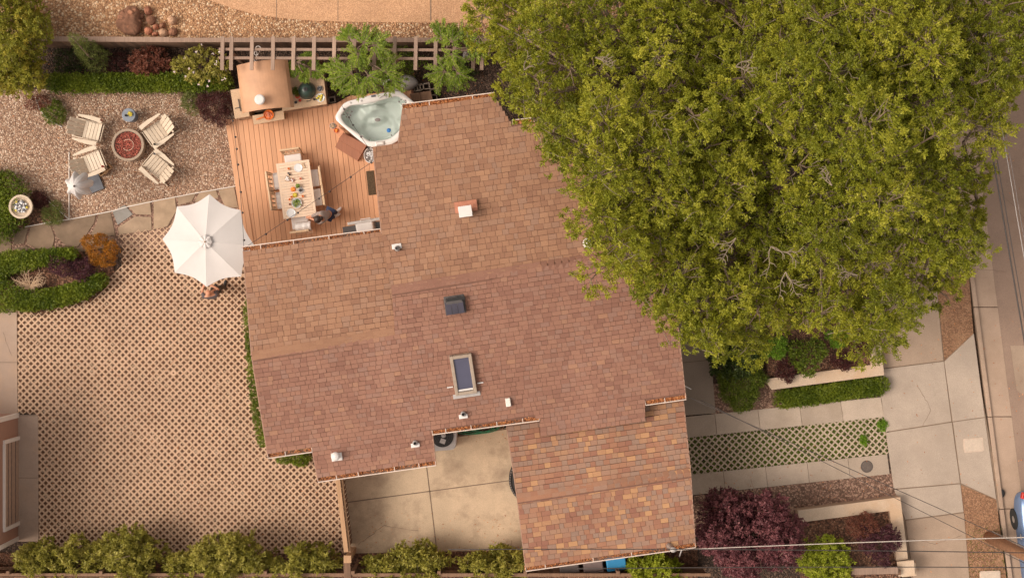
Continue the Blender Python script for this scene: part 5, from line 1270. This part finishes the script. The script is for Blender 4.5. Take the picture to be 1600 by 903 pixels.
e = empty('covered_heap', P(625, 128), 'grey fabric covered heap behind the hot tub', 'cover'); mb = MB(); mb.ell(P(625, 130, .25), (.55, .28, .3), 20, 10, .06); mb.build('cover', M['lightgrey'], e, smooth=True)
mb = MB(); mb.lathe(P(728, 84, 1.9), [(.05, 0), (.06, .1), (.02, .14)], 12); mb.box(P(728, 88, 1.8), (.16, .16, .2)); mb.build('post_lantern', M['lightgrey'], org=P(728, 86, 1.8), label='small grey lantern seen between the right trellis slats', cat='lantern')

# ------------------------------------------------------------------ dining set
TA = R(7.8); tc = P(463, 296, 1.05)
t = empty('dining_table', (tc.x, tc.y, DZ), 'slatted pale wooden dining table on the deck', 'table', rz=TA)
TW, TL = .98, 1.64; mb = MB(); n = 19
for i in range(n):
    y = -TL/2+.08+(TL-.16)*(i+.5)/n; mb.box((0, y, .745), (TW-.14, (TL-.16)/n-.008, .022), t=random.random())
mb.build('slats', M['teak'], t, local=True, bevel=.003)
mb = MB()
for s in (-1, 1): mb.box((s*(TW/2-.035), 0, .742), (.07, TL, .03)); mb.box((0, s*(TL/2-.04), .742), (TW-.14, .078, .03))
mb.build('frame', M['teak'], t, local=True, bevel=.004)
for sx_ in (-1, 1):
    for sy_ in (-1, 1): mb = MB(); mb.box((sx_*(TW/2-.06), sy_*(TL/2-.06), .365), (.07, .07, .73)); mb.build('leg', M['chairwood'], t, local=True, bevel=.004)
def dchair(label, loc, rz):
    e = empty('dining_chair', loc, label, 'chair', 'cushioned wooden chairs around the dining table', rz)
    mb = MB(); mb.box((0, 0, .46), (.50, .48, .07)); mb.build('cushion', M['cream'], e, local=True, bevel=.03)
    mb = MB(); mb.box((0, 0, .41), (.50, .48, .03)); mb.build('seat_frame', M['chairwood'], e, local=True)
    mb = MB(); mb.box((0, -.34, .94), (.56, .05, .10), 0, R(12)); mb.box((0, -.27, .52), (.50, .03, .05))
    for i in range(4): mb.bar(((i-1.5)*.13, -.275, .52), ((i-1.5)*.13, -.335, .92), .05, .015)
    mb.build('backrest', M['chairwood'], e, local=True, bevel=.008)
    for s in (-1, 1):
        mb = MB(); mb.bar((s*.24, -.24, 0), (s*.27, -.35, .92), .045, .045); mb.build('leg', M['chairwood'], e, local=True)
        mb = MB(); mb.box((s*.23, .20, .20), (.045, .045, .40)); mb.build('leg', M['chairwood'], e, local=True)
    return e
spots = [(458, 253.5, 188, 'cushioned wooden chair at the top end of dining table'), (439, 282, -82, 'upper of the two wooden chairs left of dining table'), (443.5, 312, -82, 'lower of the two wooden chairs left of dining table'), (485, 279, 98, 'upper of the two wooden chairs right of dining table'), (489.5, 309, 98, 'lower of the two wooden chairs right of dining table, nearest the woman'), (468, 344.5, 8, 'wooden chair with fringed throw at the bottom end of table')]
c0_ = None
for x, y, a, lb in spots:
    if c0_ is None: c0_ = dchair(lb, PG(x, y, DZ+.55, DZ), R(a)); continue
    cc = copy_tree(c0_); cc.location = PG(x, y, DZ+.55, DZ); cc.rotation_euler = (0, 0, R(a)); cc['label'] = lb
# throw
e = empty('throw_blanket', P(474, 357, DZ+.9), 'cream fringed throw over the back of bottom dining chair', 'blanket')
c = P(473.5, 354, DZ+1.0); mb = MB(); gr = []; vs = []
for i in range(13):
    for j in range(9):
        u = i/12-.5; v = j/8-.5; vs.append(c+Matrix.Rotation(R(8), 3, 'Z') @ Vector((u*.46, v*.30, .03-.9*v*v+.018*math.sin(u*34+v*3)+.012*math.sin(u*17))))
mb.add(vs, [(i*9+j, (i+1)*9+j, (i+1)*9+j+1, i*9+j+1) for i in range(12) for j in range(8)])
o = mb.build('cloth', M['cream'], e, smooth=True); so = o.modifiers.new('t', 'SOLIDIFY'); so.thickness = .012
mb = MB()
for i in range(16):
    q = c+Matrix.Rotation(R(8), 3, 'Z') @ Vector(((i/15-.5)*.46, -.14, -.17)); mb.tube([q, q+Vector((random.uniform(-.015, .015), -.05, -.02)), q+Vector((random.uniform(-.02, .02), -.08, -.09))], .006, 4)
mb.build('fringe', M['teak'], e)
# things on the table
ZT = 1.062
dish('plate', 466, 262.5, ZT, .125, 'plate', 'white plate at the upper end of the dining table', 'plate', .015)
dish('plate', 455, 333, ZT, .135, 'plate', 'white plate at the lower left corner of dining table', 'plate', .015)
dish('salad_bowl', 464, 317.5, ZT, .15, 'plate', 'white bowl of green salad on the dining table', 'bowl', .06, 'leaf')
dish('orange_bowl', 458, 296, ZT, .07, 'orange', 'heap of oranges at the middle of dining table', 'fruit', .03, 'oranges', 10, .38, 'orangefruit')
dish('lemon_bowl', 461, 305, ZT, .07, 'yellow', 'heap of yellow green fruit above the salad bowl', 'fruit', .03, 'lemons', 10, .36, 'yellow')
dish('dip_bowl', 457, 282, ZT, .055, 'pinkred', 'salmon rimmed bowl of white dip', food='dip', fn=3, fr=.5, fmat='cream')
dish('bread_plate', 449, 280, ZT, .085, 'stonetop', 'tan plate of bread left of the white dip', 'plate', .015, 'bread', 7, .35, 'cream')
dish('flower_vase', 466, 291, ZT, .045, 'cream', 'small vase with green sprig on dining table', 'vase', .10, 'leaf')
dish('sauce_bowl', 470, 297.5, ZT, .05, 'lightgrey', 'grey bowl of dark sauce on a napkin', food='sauce', fn=3, fr=.4, fmat='black')
mb = MB(); mb.box(P(470, 297.5, ZT+.004), (.17, .17, .006), R(40)); mb.build('napkin', M['lightgrey'], org=P(470, 297.5, ZT), label='grey napkin under the dark sauce bowl', cat='napkin')
for x, y, m, lb in ((451.5, 264, 'orangefruit', 'orange drink near the upper plate'), (470, 279.5, 'pinkred', 'red drink at the right side of table'), (473.5, 307, 'orangefruit', 'orange drink right of the salad bowl'), (453, 312, 'orangefruit', 'orange drink left of the salad bowl'), (456, 308, 'orangefruit', 'orange glass just above left of salad bowl'), (453.5, 319.5, 'rockred', 'small dark red cup above the lower plate'), (451, 271, 'slate', 'dark berries cup left of centre'), (453, 273.5, 'black', 'small black cup beside the dark berries cup')):
    cup(x, y, ZT, m, lb+' on dining table' if 'table' not in lb else lb, .026 if m in ('slate', 'black') else .034, .07)
mb = MB(); mb.box(P(474, 259, ZT+.012), (.07, .15, .02), R(20)); mb.build('napkin', M['stonetop'], org=P(474, 259, ZT), label='folded tan napkin beside the upper white plate', cat='napkin')

# ------------------------------------------------------------------ people
def skinned(name, verts, edges, mat, parent, rootv=0, sub=2):
    off = root(parent).location
    me = bpy.data.meshes.new(name); me.from_pydata([tuple(Vector(v[0])-off) for v in verts], edges, [])
    o = bpy.data.objects.new(name, me); S.collection.objects.link(o); o.parent = parent; me.materials.append(mat)
    m = o.modifiers.new('skin', 'SKIN'); m.use_smooth_shade = True
    if not me.skin_vertices: me.skin_vertices.new()
    for i, v in enumerate(verts):
        r = v[1]; r = r if isinstance(r, tuple) else (r, r); me.skin_vertices[0].data[i].radius = r; me.skin_vertices[0].data[i].use_root = (i == rootv)
    s = o.modifiers.new('sub', 'SUBSURF'); s.levels = sub; s.render_levels = sub; return o
def person(label, J, shirt, pants, shoes, bald, sleeve):
    """J: dict of world joints"""
    e = empty('person', (J['foot_l'].x, J['foot_l'].y, J['foot_l'].z), label, 'person')
    V_ = []; E_ = []; ix = {}
    def v(n, p, r): ix[n] = len(V_); V_.append((Vector(p), r)); return ix[n]
    def c(a, b): E_.append((ix[a], ix[b]))
    pel, ch, nk, hd = J['pelvis'], J['chest'], J['neck'], J['head']
    v('pel', pel, .125); v('waist', pel.lerp(ch, .45), .115); v('ch', ch, .14); v('nk', nk, .055); v('jaw', nk.lerp(hd, .55), .072); v('hd', hd, (.088, .10)); v('crown', hd+(hd-nk).normalized()*.07, .066)
    for a, b in (('pel', 'waist'), ('waist', 'ch'), ('ch', 'nk'), ('nk', 'jaw'), ('jaw', 'hd'), ('hd', 'crown')): c(a, b)
    for s in 'lr':
        v('sh'+s, J['sh_'+s], .062); v('el'+s, J['el_'+s], .043); v('wr'+s, J['wr_'+s], .028)
        d = (J['wr_'+s]-J['el_'+s]).normalized(); side = d.cross(Vector((0, 0, 1))).normalized()
        v('pa'+s, J['wr_'+s]+d*.075, (.034, .022)); c('ch', 'sh'+s); c('sh'+s, 'el'+s); c('el'+s, 'wr'+s); c('wr'+s, 'pa'+s)
        pm = J['wr_'+s]+d*.075
        for k, (o_, l_) in enumerate(((-.030, .062), (-.010, .075), (.010, .070), (.029, .055))):
            v(f'f{k}a{s}', pm+side*o_+d*.03, .0095); v(f'f{k}b{s}', pm+side*o_*1.1+d*(.03+l_*.5)-Vector((0, 0, .008)), .0085); v(f'f{k}c{s}', pm+side*o_*1.1+d*(.03+l_)-Vector((0, 0, .028)), .007)
            c('pa'+s, f'f{k}a{s}'); c(f'f{k}a{s}', f'f{k}b{s}'); c(f'f{k}b{s}', f'f{k}c{s}')
        sg = -1 if s == 'l' else 1
        v('ta'+s, J['wr_'+s]+d*.035-side*sg*.035, .0115); v('tb'+s, J['wr_'+s]+d*.075-side*sg*.06-Vector((0, 0, .015)), .009); c('wr'+s, 'ta'+s); c('ta'+s, 'tb'+s)
        v('hp'+s, J['hip_'+s], .09); v('kn'+s, J['kn_'+s], .06); v('an'+s, J['an_'+s], .038); v('ft'+s, J['foot_'+s], .036)
        c('pel', 'hp'+s); c('hp'+s, 'kn'+s); c('kn'+s, 'an'+s); c('an'+s, 'ft'+s)
    body = skinned('body', V_, E_, M['skin'], e)
    # face and ears on the front of the head
    f = J['face'].normalized(); up = (hd-nk).normalized(); sd = f.cross(up).normalized(); mb = MB()
    mb.ell(hd+f*.105-up*.02, (.014, .014, .02), 8, 6)
    for s in (-1, 1): mb.ell(hd+sd*s*.092-up*.015, (.012, .02, .028), 8, 6)
    mb.build('nose_and_ears', M['skin'], body, smooth=True)
    mb = MB()
    for s in (-1, 1): mb.ell(hd+f*.092+sd*s*.032+up*.008, (.011,)*3, 8, 6)
    mb.build('eyes', M['darkgrey'], body, smooth=True)
    mb = MB(); mb.bar(hd+f*.093-up*.055-sd*.022, hd+f*.093-up*.055+sd*.022, .01, .008); mb.build('mouth', M['rockred'], body)
    # clothes
    Sv = [(pel, .140), (pel.lerp(ch, .45), .132), (ch, .158), (nk.lerp(ch, .35), .075)]; Se = [(0, 1), (1, 2), (2, 3)]
    for s in 'lr':
        n0 = len(Sv); t_ = sleeve; Sv += [(J['sh_'+s], .078), (J['sh_'+s].lerp(J['el_'+s], min(1, t_)), .062)]; Se += [(2, n0), (n0, n0+1)]
        if t_ > 1: Sv.append((J['el_'+s].lerp(J['wr_'+s], t_-1), .045)); Se.append((n0+1, n0+2))
    skinned('shirt', Sv, Se, M[shirt], e)
    Pv = [(pel, .143)]; Pe = []
    for s in 'lr':
        n0 = len(Pv); Pv += [(J['hip_'+s], .105), (J['kn_'+s], .078), (J['kn_'+s].lerp(J['an_'+s], .9), .058)]; Pe += [(0, n0), (n0, n0+1), (n0+1, n0+2)]
    skinned('trousers', Pv, Pe, M[pants], e)
    for s in 'lr':
        d = (J['foot_'+s]-J['an_'+s]); d.z = 0; d = d.normalized() if d.length > .01 else Vector((1, 0, 0))
        mb = MB(); c_ = Vector((J['an_'+s].x, J['an_'+s].y, J['foot_'+s].z))+d*.07
        an = math.atan2(d.y, d.x); mb.ell(c_+Vector((0, 0, .02)), (.145, .052, .05), 16, 8, 0, .5, an); mb.ell(c_-d*.03+Vector((0, 0, .055)), (.075, .048, .045), 12, 8, 0, .5, an)
        mb.build('shoe', M[shoes], e, smooth=True)
    if not bald:
        mb = MB(); mb.ell(hd+up*.03-f*.02, (.108, .112, .108), 20, 12, .03); mb.ell(hd-f*.085-up*.05, (.06, .06, .09), 14, 8, .03); mb.build('hair', M['hair'], e, smooth=True)
    return e
def Z(px, py, z): return P(px, py, z)
man = {'foot_l': Z(352, 444, .06), 'an_l': Z(351, 448, .10), 'kn_l': Z(346, 449, .50), 'hip_l': Z(338, 454, .90),
 'foot_r': Z(338, 449, .06), 'an_r': Z(339, 454, .10), 'kn_r': Z(337, 456, .50), 'hip_r': Z(333, 459, .90),
 'pelvis': Z(336, 459, .95), 'chest': Z(329, 462, 1.36), 'neck': Z(327, 460.5, 1.53), 'head': Z(325, 457, 1.67), 'face': Vector((-.1, .9, .25)),
 'sh_l': Z(319, 463, 1.43), 'el_l': Z(315.5, 457, 1.28), 'wr_l': Z(318, 447, 1.40), 'sh_r': Z(338, 460, 1.42), 'el_r': Z(341, 452, 1.25), 'wr_r': Z(332, 446.5, 1.28)}
person('bald man in dark grey shirt reaching under the white parasol', man, 'shirtg', 'shorts', 'black', True, .75)
woman = {'foot_l': Z(529, 329, .36), 'an_l': Z(526, 332, .40), 'kn_l': Z(521, 332, .80), 'hip_l': Z(515, 332, 1.16),
 'foot_r': Z(526, 337, .36), 'an_r': Z(522, 339, .40), 'kn_r': Z(517, 340, .80), 'hip_r': Z(513, 337, 1.16),
 'pelvis': Z(513.5, 334.5, 1.20), 'chest': Z(504, 338, 1.52), 'neck': Z(500, 341, 1.63), 'head': Z(496.5, 342.5, 1.70), 'face': Vector((-.85, -.1, -.5)),
 'sh_l': Z(507, 344, 1.53), 'el_l': Z(499, 348, 1.32), 'wr_l': Z(489, 343, 1.22), 'sh_r': Z(501, 333, 1.53), 'el_r': Z(493, 336, 1.34), 'wr_r': Z(484, 338.5, 1.20)}
person('dark haired woman in grey top and jeans leaning to the table', woman, 'shirtl', 'jeans', 'cream', False, 1.7)

# ------------------------------------------------------------------ back slab things
e = empty('condenser_unit', P(695, 688), 'grey round fan air conditioner tucked below the eave', 'air conditioner')
c = P(693, 684, .8); mb = MB()
pts = rounded([Vector((c.x+x, c.y+y, 0)) for x, y in ((-.42, .38), (.42, .44), (.36, -.34), (-.38, -.40))], .14, 5)
mb.prism([p.to_2d() for p in pts], .04, .80); mb.build('cabinet', M['lightgrey'], e, bevel=.02)
mb = MB(); mb.lathe((c.x-.03, c.y+.06, .80), [(.33, 0), (.33, .01), (.02, .012)], 36); mb.build('fan_well', M['black'], e)
mb = MB()
for r in (.10, .16, .22, .28, .325): mb.tube([(c.x-.03+r*math.cos(R(a)), c.y+.06+r*math.sin(R(a)), .835) for a in range(0, 361, 12)], .005, 4)
for k in range(8): mb.tube([(c.x-.03, c.y+.06, .84), (c.x-.03+.33*math.cos(k*math.pi/4), c.y+.06+.33*math.sin(k*math.pi/4), .83)], .005, 4)
mb.build('grille', M['darkgrey'], e)
mb = MB(); mb.lathe((c.x+.0, c.y+.08, .82), [(.07, 0), (.07, .03), (.02, .04)], 16); mb.box((c.x-.02, c.y-.09, .845), (.16, .14, .01), R(-20)); mb.build('motor', M['lightgrey'], e)
e = empty('garden_hose', P(742, 668), 'coiled green garden hose on dark soil below the eave', 'hose')
mb = MB(); c = P(742, 664, .05); path = []
for i in range(150):
    a = i*.21; r = .38+.12*math.sin(i*.13); path.append(c+Vector((r*1.5*math.cos(a)+.08*math.sin(i*.05), r*.55*math.sin(a), .02+.02*math.sin(i*.7)+.0004*i)))
mb.tube(path, .012, 6); mb.build('coil', M['hose'], e, smooth=True)
e = empty('round_tub', P(822, 755), 'round black rimmed tub half hidden under the garage eave', 'tub')
c = P(834, 749, .5); mb = MB(); rr = .74
mb.lathe((c.x, c.y, .04), [(rr*.93, 0), (rr, .05), (rr, .5), (rr*.97, .54), (rr*.92, .54), (rr*.9, .5)], 56); mb.build('rim', M['black'], e)
mb = MB()
for k in range(60):
    a = R(k*6); mb.ell((c.x+rr*.955*math.cos(a), c.y+rr*.955*math.sin(a), .58), (.022, .022, .012), 6, 4)
mb.build('studs', M['midgrey'], e)
mb = MB(); mb.lathe((c.x, c.y, .1), [(rr*.9, .35), (rr*.9, .42), (.02, .43)], 48); mb.build('cover', M['cream'], e)
# bins
def binn(px, py, mat, lb):
    e = empty('wheelie_bin', PG(px, py, .8), lb, 'bin', 'bins under the garage eave', R(8)); mb = MB()
    mb.box((0, 0, .50), (.50, .56, .96), taper=1.08); mb.build('body', M[mat], e, local=True, bevel=.03)
    mb = MB(); mb.box((0, 0, 1.02), (.60, .66, .06), taper=.92); mb.build('lid', M[mat], e, local=True, bevel=.02)
    mb = MB(); mb.box((0, -.345, 1.0), (.58, .035, .035)); mb.box((-.27, -.33, 1.0), (.04, .06, .05)); mb.box((0, -.33, 1.0), (.04, .06, .05)); mb.box((.27, -.33, 1.0), (.04, .06, .05)); mb.build('handle', M[mat], e, local=True)
    for s in (-1, 1): mb = MB(); mb.lathe((0, 0, 0), [(.1, -.02), (.1, .02)], 14); mb.v = [(s*.27+v[2], -.24+v[0], .1+v[1]) for v in mb.v]; mb.build('wheel', M['tyre'], e, local=True)
    return e
binn(888, 877, 'bingrey', 'dark grey bin, leftmost of the three under the garage eave'); binn(925, 873.5, 'binwarm', 'warm grey bin between the dark grey and blue bins'); binn(961, 869.5, 'binblue', 'bright blue bin under the garage gutter')

# ------------------------------------------------------------------ covers in the paving
e = empty('round_cover', P(1354.5, 728.5, .04), 'round dark iron cover in the lower driveway strip', 'cover')
mb = MB(); mb.lathe(P(1354.5, 728.5, .04), [(.185, -.01), (.185, .006), (.02, .008)], 36); mb.build('lid', plain('iron', (.13, .10, .085), .7, .3, 40, bump=.6), e)
mb = MB(); mb.tube([P(1354.5, 728.5, .05)+Vector((.165*math.cos(R(a)), .165*math.sin(R(a)), 0)) for a in range(0, 361, 12)], .006, 4); mb.build('ring', M['darkgrey'], e)
def ubox(px, py, w_, h_, a, lb):
    e = empty('utility_cover', P(px, py, .05), lb, 'cover', None, a)
    mb = MB(); q = rounded([Vector((x*w_/2, y*h_/2, 0)) for x, y in ((-1, -1), (1, -1), (1, 1), (-1, 1))], .05, 4); mb.prism([p.to_2d() for p in q], -.03, .012); mb.build('frame', plain('cover_frame', (.56, .43, .34), .8), e, local=True, bevel=.004)
    mb = MB(); q = rounded([Vector((x*(w_/2-.04), y*(h_/2-.04), 0)) for x, y in ((-1, -1), (1, -1), (1, 1), (-1, 1))], .03, 3); mb.prism([p.to_2d() for p in q], 0, .016); mb.box((0, 0, .018), (.12, .07, .006)); mb.build('lid', plain('cover_lid', (.56, .45, .36), .8, .1, 20, bump=.4), e, local=True, bevel=.003)
ubox(1521, 695, .60, .42, R(5), 'pale rectangular utility cover in the sidewalk apron')
ubox(1547, 898, .62, .26, R(2), 'pale utility cover in the grassy verge at the bottom')
mb = MB(); mb.lathe(P(1564.5, 770, -.03), [(.09, 0), (.09, .06), (.04, .08)], 14, sy=1.4); mb.build('kerb_drain', M['black'], org=P(1564.5, 770, -.03), label='small black drain outlet at the kerb', cat='drain')
g_ = 500; Q = np.stack([np.array([P(x, 0).x for x in rng.uniform(1512, 1575, g_)]), np.array([P(0, y).y for y in rng.uniform(820, 905, g_)]), np.full(g_, .02)], 1)
D = rng.normal(0, .6, (g_, 3)); D[:, 2] = .7; leaf_mesh('verge_grass', Q, D, np.full(g_, .07), np.full(g_, .014), rng.uniform(0, .7, g_), LM['mid'], None, kind='stuff')

# ------------------------------------------------------------------ utility pole, wires
e = empty('utility_pole', P(1545, 838), 'brown wooden utility pole rising from the dirt verge', 'pole')
b = P(1545, 838); b.z = -.1; mb = MB(); mb.tube([b, b+Vector((0, 0, 9.5))], [.17, .13], 16); mb.build('shaft', M['pole'], e, smooth=True)
mb = MB(); mb.box(b+Vector((0, 0, 8.9)), (2.2, .10, .12), R(0)); mb.build('crossarm', M['pole'], e)
for s in (-1, -.5, .5, 1): mb = MB(); mb.lathe(b+Vector((s, 0, 8.96)), [(.03, 0), (.05, .06), (.03, .14)], 10); mb.build('insulator', M['lightgrey'], e)
mb = MB(); mb.tube([b+Vector((-.6, .35, 1.6)), b+Vector((-.2, .16, 3.2))], .014)
top = b+Vector((0, 0, 6.2))
mb = MB(); mb.tube([b+Vector((.10, .16, 0)), b+Vector((.10, .15, 6.5))], .02, 6); mb.build('conduit', M['cablel'], e)
def wire(name, pts, r, mat, label, sag=.15):
    pts = [Vector(p) for p in pts]; path = []
    for a, c in zip(pts, pts[1:]):
        for i in range(17):
            t_ = i/16; q = a.lerp(c, t_); q.z -= sag*4*t_*(1-t_); path.append(q)
    mb = MB(); mb.tube([p for i, p in enumerate(path) if i == 0 or (p-path[i-1]).length > 1e-4], r, 6); return mb.build(name, M[mat], org=pts[0], label=label, cat='wire', smooth=True)
wire('service_wire', [mast, P(1640, 838, 6.4)], .014, 'cablel', 'pale service wire from garage mast toward the pole')
wire('power_wire', [P(700, 858, 6.0), P(1700, 865, 6.5)], .012, 'cable', 'upper dark wire crossing the purple tree and sidewalk', .3)
wire('power_wire', [P(900, 888, 6.0), P(1700, 887, 6.5)], .012, 'cable', 'lowest dark wire along the bottom right edge', .2)
wire('phone_wire', [P(1071, 618, 3.2), P(1620, 862, 5.6)], .009, 'cable', 'thin dark wire slanting from house corner over the round cover', .1)
wire('phone_wire', [P(1095, 625, 3.2), P(1610, 884, 5.4)], .008, 'cable', 'thin dark wire slanting over the entry path and lower planter', .1)
for i, (dx, r_, m) in enumerate(((0, .020, 'cable'), (6, .012, 'cable'), (22, .009, 'lightgrey'), (27, .008, 'midgrey'))):
    wire('street_cable', [P(1552-28+dx, -60, 7.5), P(1552+dx+46+55, 1000, 7.5)] if 0 else [P(1536+dx-20, 40, 7.5), P(1600+dx, 530, 7.5), P(1664+dx, 980, 7.5)], r_, m,
         ['thickest dark cable over the street', 'thin dark cable beside the thickest street cable', 'pale cable over the street, third from the kerb', 'thin grey cable farthest from the kerb'][i], .0)

# ------------------------------------------------------------------ blue car
car = empty('parked_car', P(1620, 880, -.05), 'pale blue car parked at the kerb, mostly out of frame', 'car', rz=R(7.3+90))
car.location = P(1633, 872, -.06); CL, CW = 4.4, 1.78
def loft(secs, name, mat, parent, smooth=True, caps=True):
    mb = MB(); n = len(secs[0]); vs = [p for s in secs for p in s]
    fs = [(i*n+k, i*n+(k+1) % n, (i+1)*n+(k+1) % n, (i+1)*n+k) for i in range(len(secs)-1) for k in range(n)]
    if caps: fs += [tuple(range(n-1, -1, -1)), tuple((len(secs)-1)*n+k for k in range(n))]
    mb.add(vs, fs); return mb.build(name, M[mat], parent, local=True, smooth=smooth)
def sec(x, hw, z0, z1, tw):
    return [(x, -hw*.94, z0), (x, -hw, z0+.15), (x, -hw, (z0+z1)/2), (x, -hw*.97, z1-.12), (x, -tw, z1), (x, 0, z1+.02), (x, tw, z1), (x, hw*.97, z1-.12), (x, hw, (z0+z1)/2), (x, hw, z0+.15), (x, hw*.94, z0)]
# +x is towards the top of the photo (the tail)
bd = [(-2.2, .62, .30, .62, .45), (-2.12, .76, .22, .72, .6), (-1.7, .87, .18, .82, .74), (-.9, .89, .18, .92, .78), (.2, .89, .18, .94, .8), (1.3, .88, .18, .94, .78), (1.9, .86, .2, .92, .74), (2.12, .76, .25, .84, .62), (2.2, .62, .32, .70, .5)]
o = loft([sec(*s) for s in bd], 'body', 'carpaint', car); o.modifiers.new('s', 'SUBSURF').render_levels = 2
def csec(x, hw, z, tw, zt): return [(x, -hw, z), (x, -tw, zt-.03), (x, -tw*.8, zt), (x, tw*.8, zt), (x, tw, zt-.03), (x, hw, z)]
loft([csec(-1.05, .74, .90, .70, .93), csec(-.35, .77, .90, .60, 1.36), csec(.9, .77, .90, .60, 1.38), csec(1.7, .72, .88, .64, .95)], 'cabin_glass', 'glassdark', car)
loft([csec(-.33, .60, 1.34, .56, 1.395), csec(.2, .62, 1.36, .57, 1.44), csec(.9, .60, 1.36, .56, 1.41)], 'roof', 'carpaint', car)
for s in (-1, 1):
    for x in (-1.35, 1.35):
        mb = MB(); mb.lathe((0, 0, 0), [(.20, -.10), (.31, -.10), (.32, 0), (.31, .10), (.20, .10)], 28); mb.v = [(x+v[0], s*.80+v[2], .32+v[1]) for v in mb.v]; wh = mb.build('wheel', M['tyre'], car, local=True)
        mb = MB(); mb.lathe((0, 0, 0), [(.20, -.08), (.19, .085), (.05, .09)], 20); mb.v = [(x+v[0], s*(.80+.012)+v[2]*s, .32+v[1]) for v in mb.v]; mb.build('rim', M['steel'], wh, local=True)
    mb = MB(); mb.box((2.08, s*.62, .78), (.20, .22, .14), s*R(-20)); mb.build('tail_light', M['tail'], car, local=True, bevel=.03)
    mb = MB(); mb.box((-.75, s*.96, .95), (.10, .18, .11)); mb.build('mirror', M['carpaint'], car, local=True, bevel=.02)
    for x in (-.1, .9): mb = MB(); mb.box((x, s*.885, .78), (.16, .02, .025)); mb.build('door_handle', M['steel'], car, local=True)
    mb = MB(); mb.bar((-.40, s*.585, 1.37), (.9, s*.585, 1.39), .03, .03); mb.build('roof_rail', M['carpaint'], car, local=True)

# ------------------------------------------------------------------ string lights
def string(pts, bulbs, label, zs):
    e = empty('string_lights', P(*pts[0], zs[0]), label, 'string lights')
    p3 = [P(x, y, z) for (x, y), z in zip(pts, zs)]; path = []
    for a, b in zip(p3, p3[1:]):
        for i in range(13):
            t_ = i/12; q = a.lerp(b, t_); q.z -= .12*4*t_*(1-t_)
            if not path or (q-path[-1]).length > 1e-4: path.append(q)
    mb = MB(); mb.tube(path, .007, 5); mb.build('cable', M['cable'], e)
    tot = len(path)
    for k in range(bulbs):
        q = path[int((k+.5)*tot/bulbs)]; mb = MB(); mb.lathe(q-Vector((0, 0, .14)), [(.012, 0), (.032, .03), (.03, .07), (.018, .09), (.018, .15)], 10); mb.build('bulb', M['darkgrey'], e)
string([(362, 182), (371, 257), (381, 386)], 7, 'string lights hanging along the left edge of deck', [2.4, 2.5, 3.1])
string([(381, 388), (580, 254)], 8, 'string lights slanting over the dining table to roof corner', [3.1, 3.1])
string([(580, 238), (551, 195), (534, 165)], 5, 'string lights over the hot tub', [3.1, 3.0, 2.6])

# ------------------------------------------------------------------ fallen leaves
def litter(name, areas, mat):
    Q = []
    for (x0, y0, x1, y1, z, n) in areas:
        for _ in range(n):
            q = P(random.uniform(x0, x1), random.uniform(y0, y1), z); Q.append((q.x, q.y, z+.012))
    Q = np.array(Q); n = len(Q); D = rng.normal(0, 1, (n, 3)); D[:, 2] *= .12
    leaf_mesh(name, Q, D, rng.uniform(.03, .07, n), rng.uniform(.015, .03, n), rng.uniform(0, 1, n), mat, None, kind='stuff')
litter('fallen_leaves', [(65, 500, 380, 850, .032, 260), (380, 760, 530, 860, .032, 60), (5, 150, 350, 300, .014, 260), (550, 800, 810, 858, .042, 90), (690, 660, 800, 690, .042, 40), (1385, 480, 1500, 900, .052, 60), (1500, 500, 1600, 760, .05, 50), (1570, 200, 1640, 700, -.052, 90), (1090, 690, 1380, 760, .045, 60), (370, 200, 400, 380, .302, 12), (1090, 760, 1400, 800, .035, 120), (60, 70, 360, 140, .01, 150), (460, 110, 760, 170, .01, 200)], M['litter'])
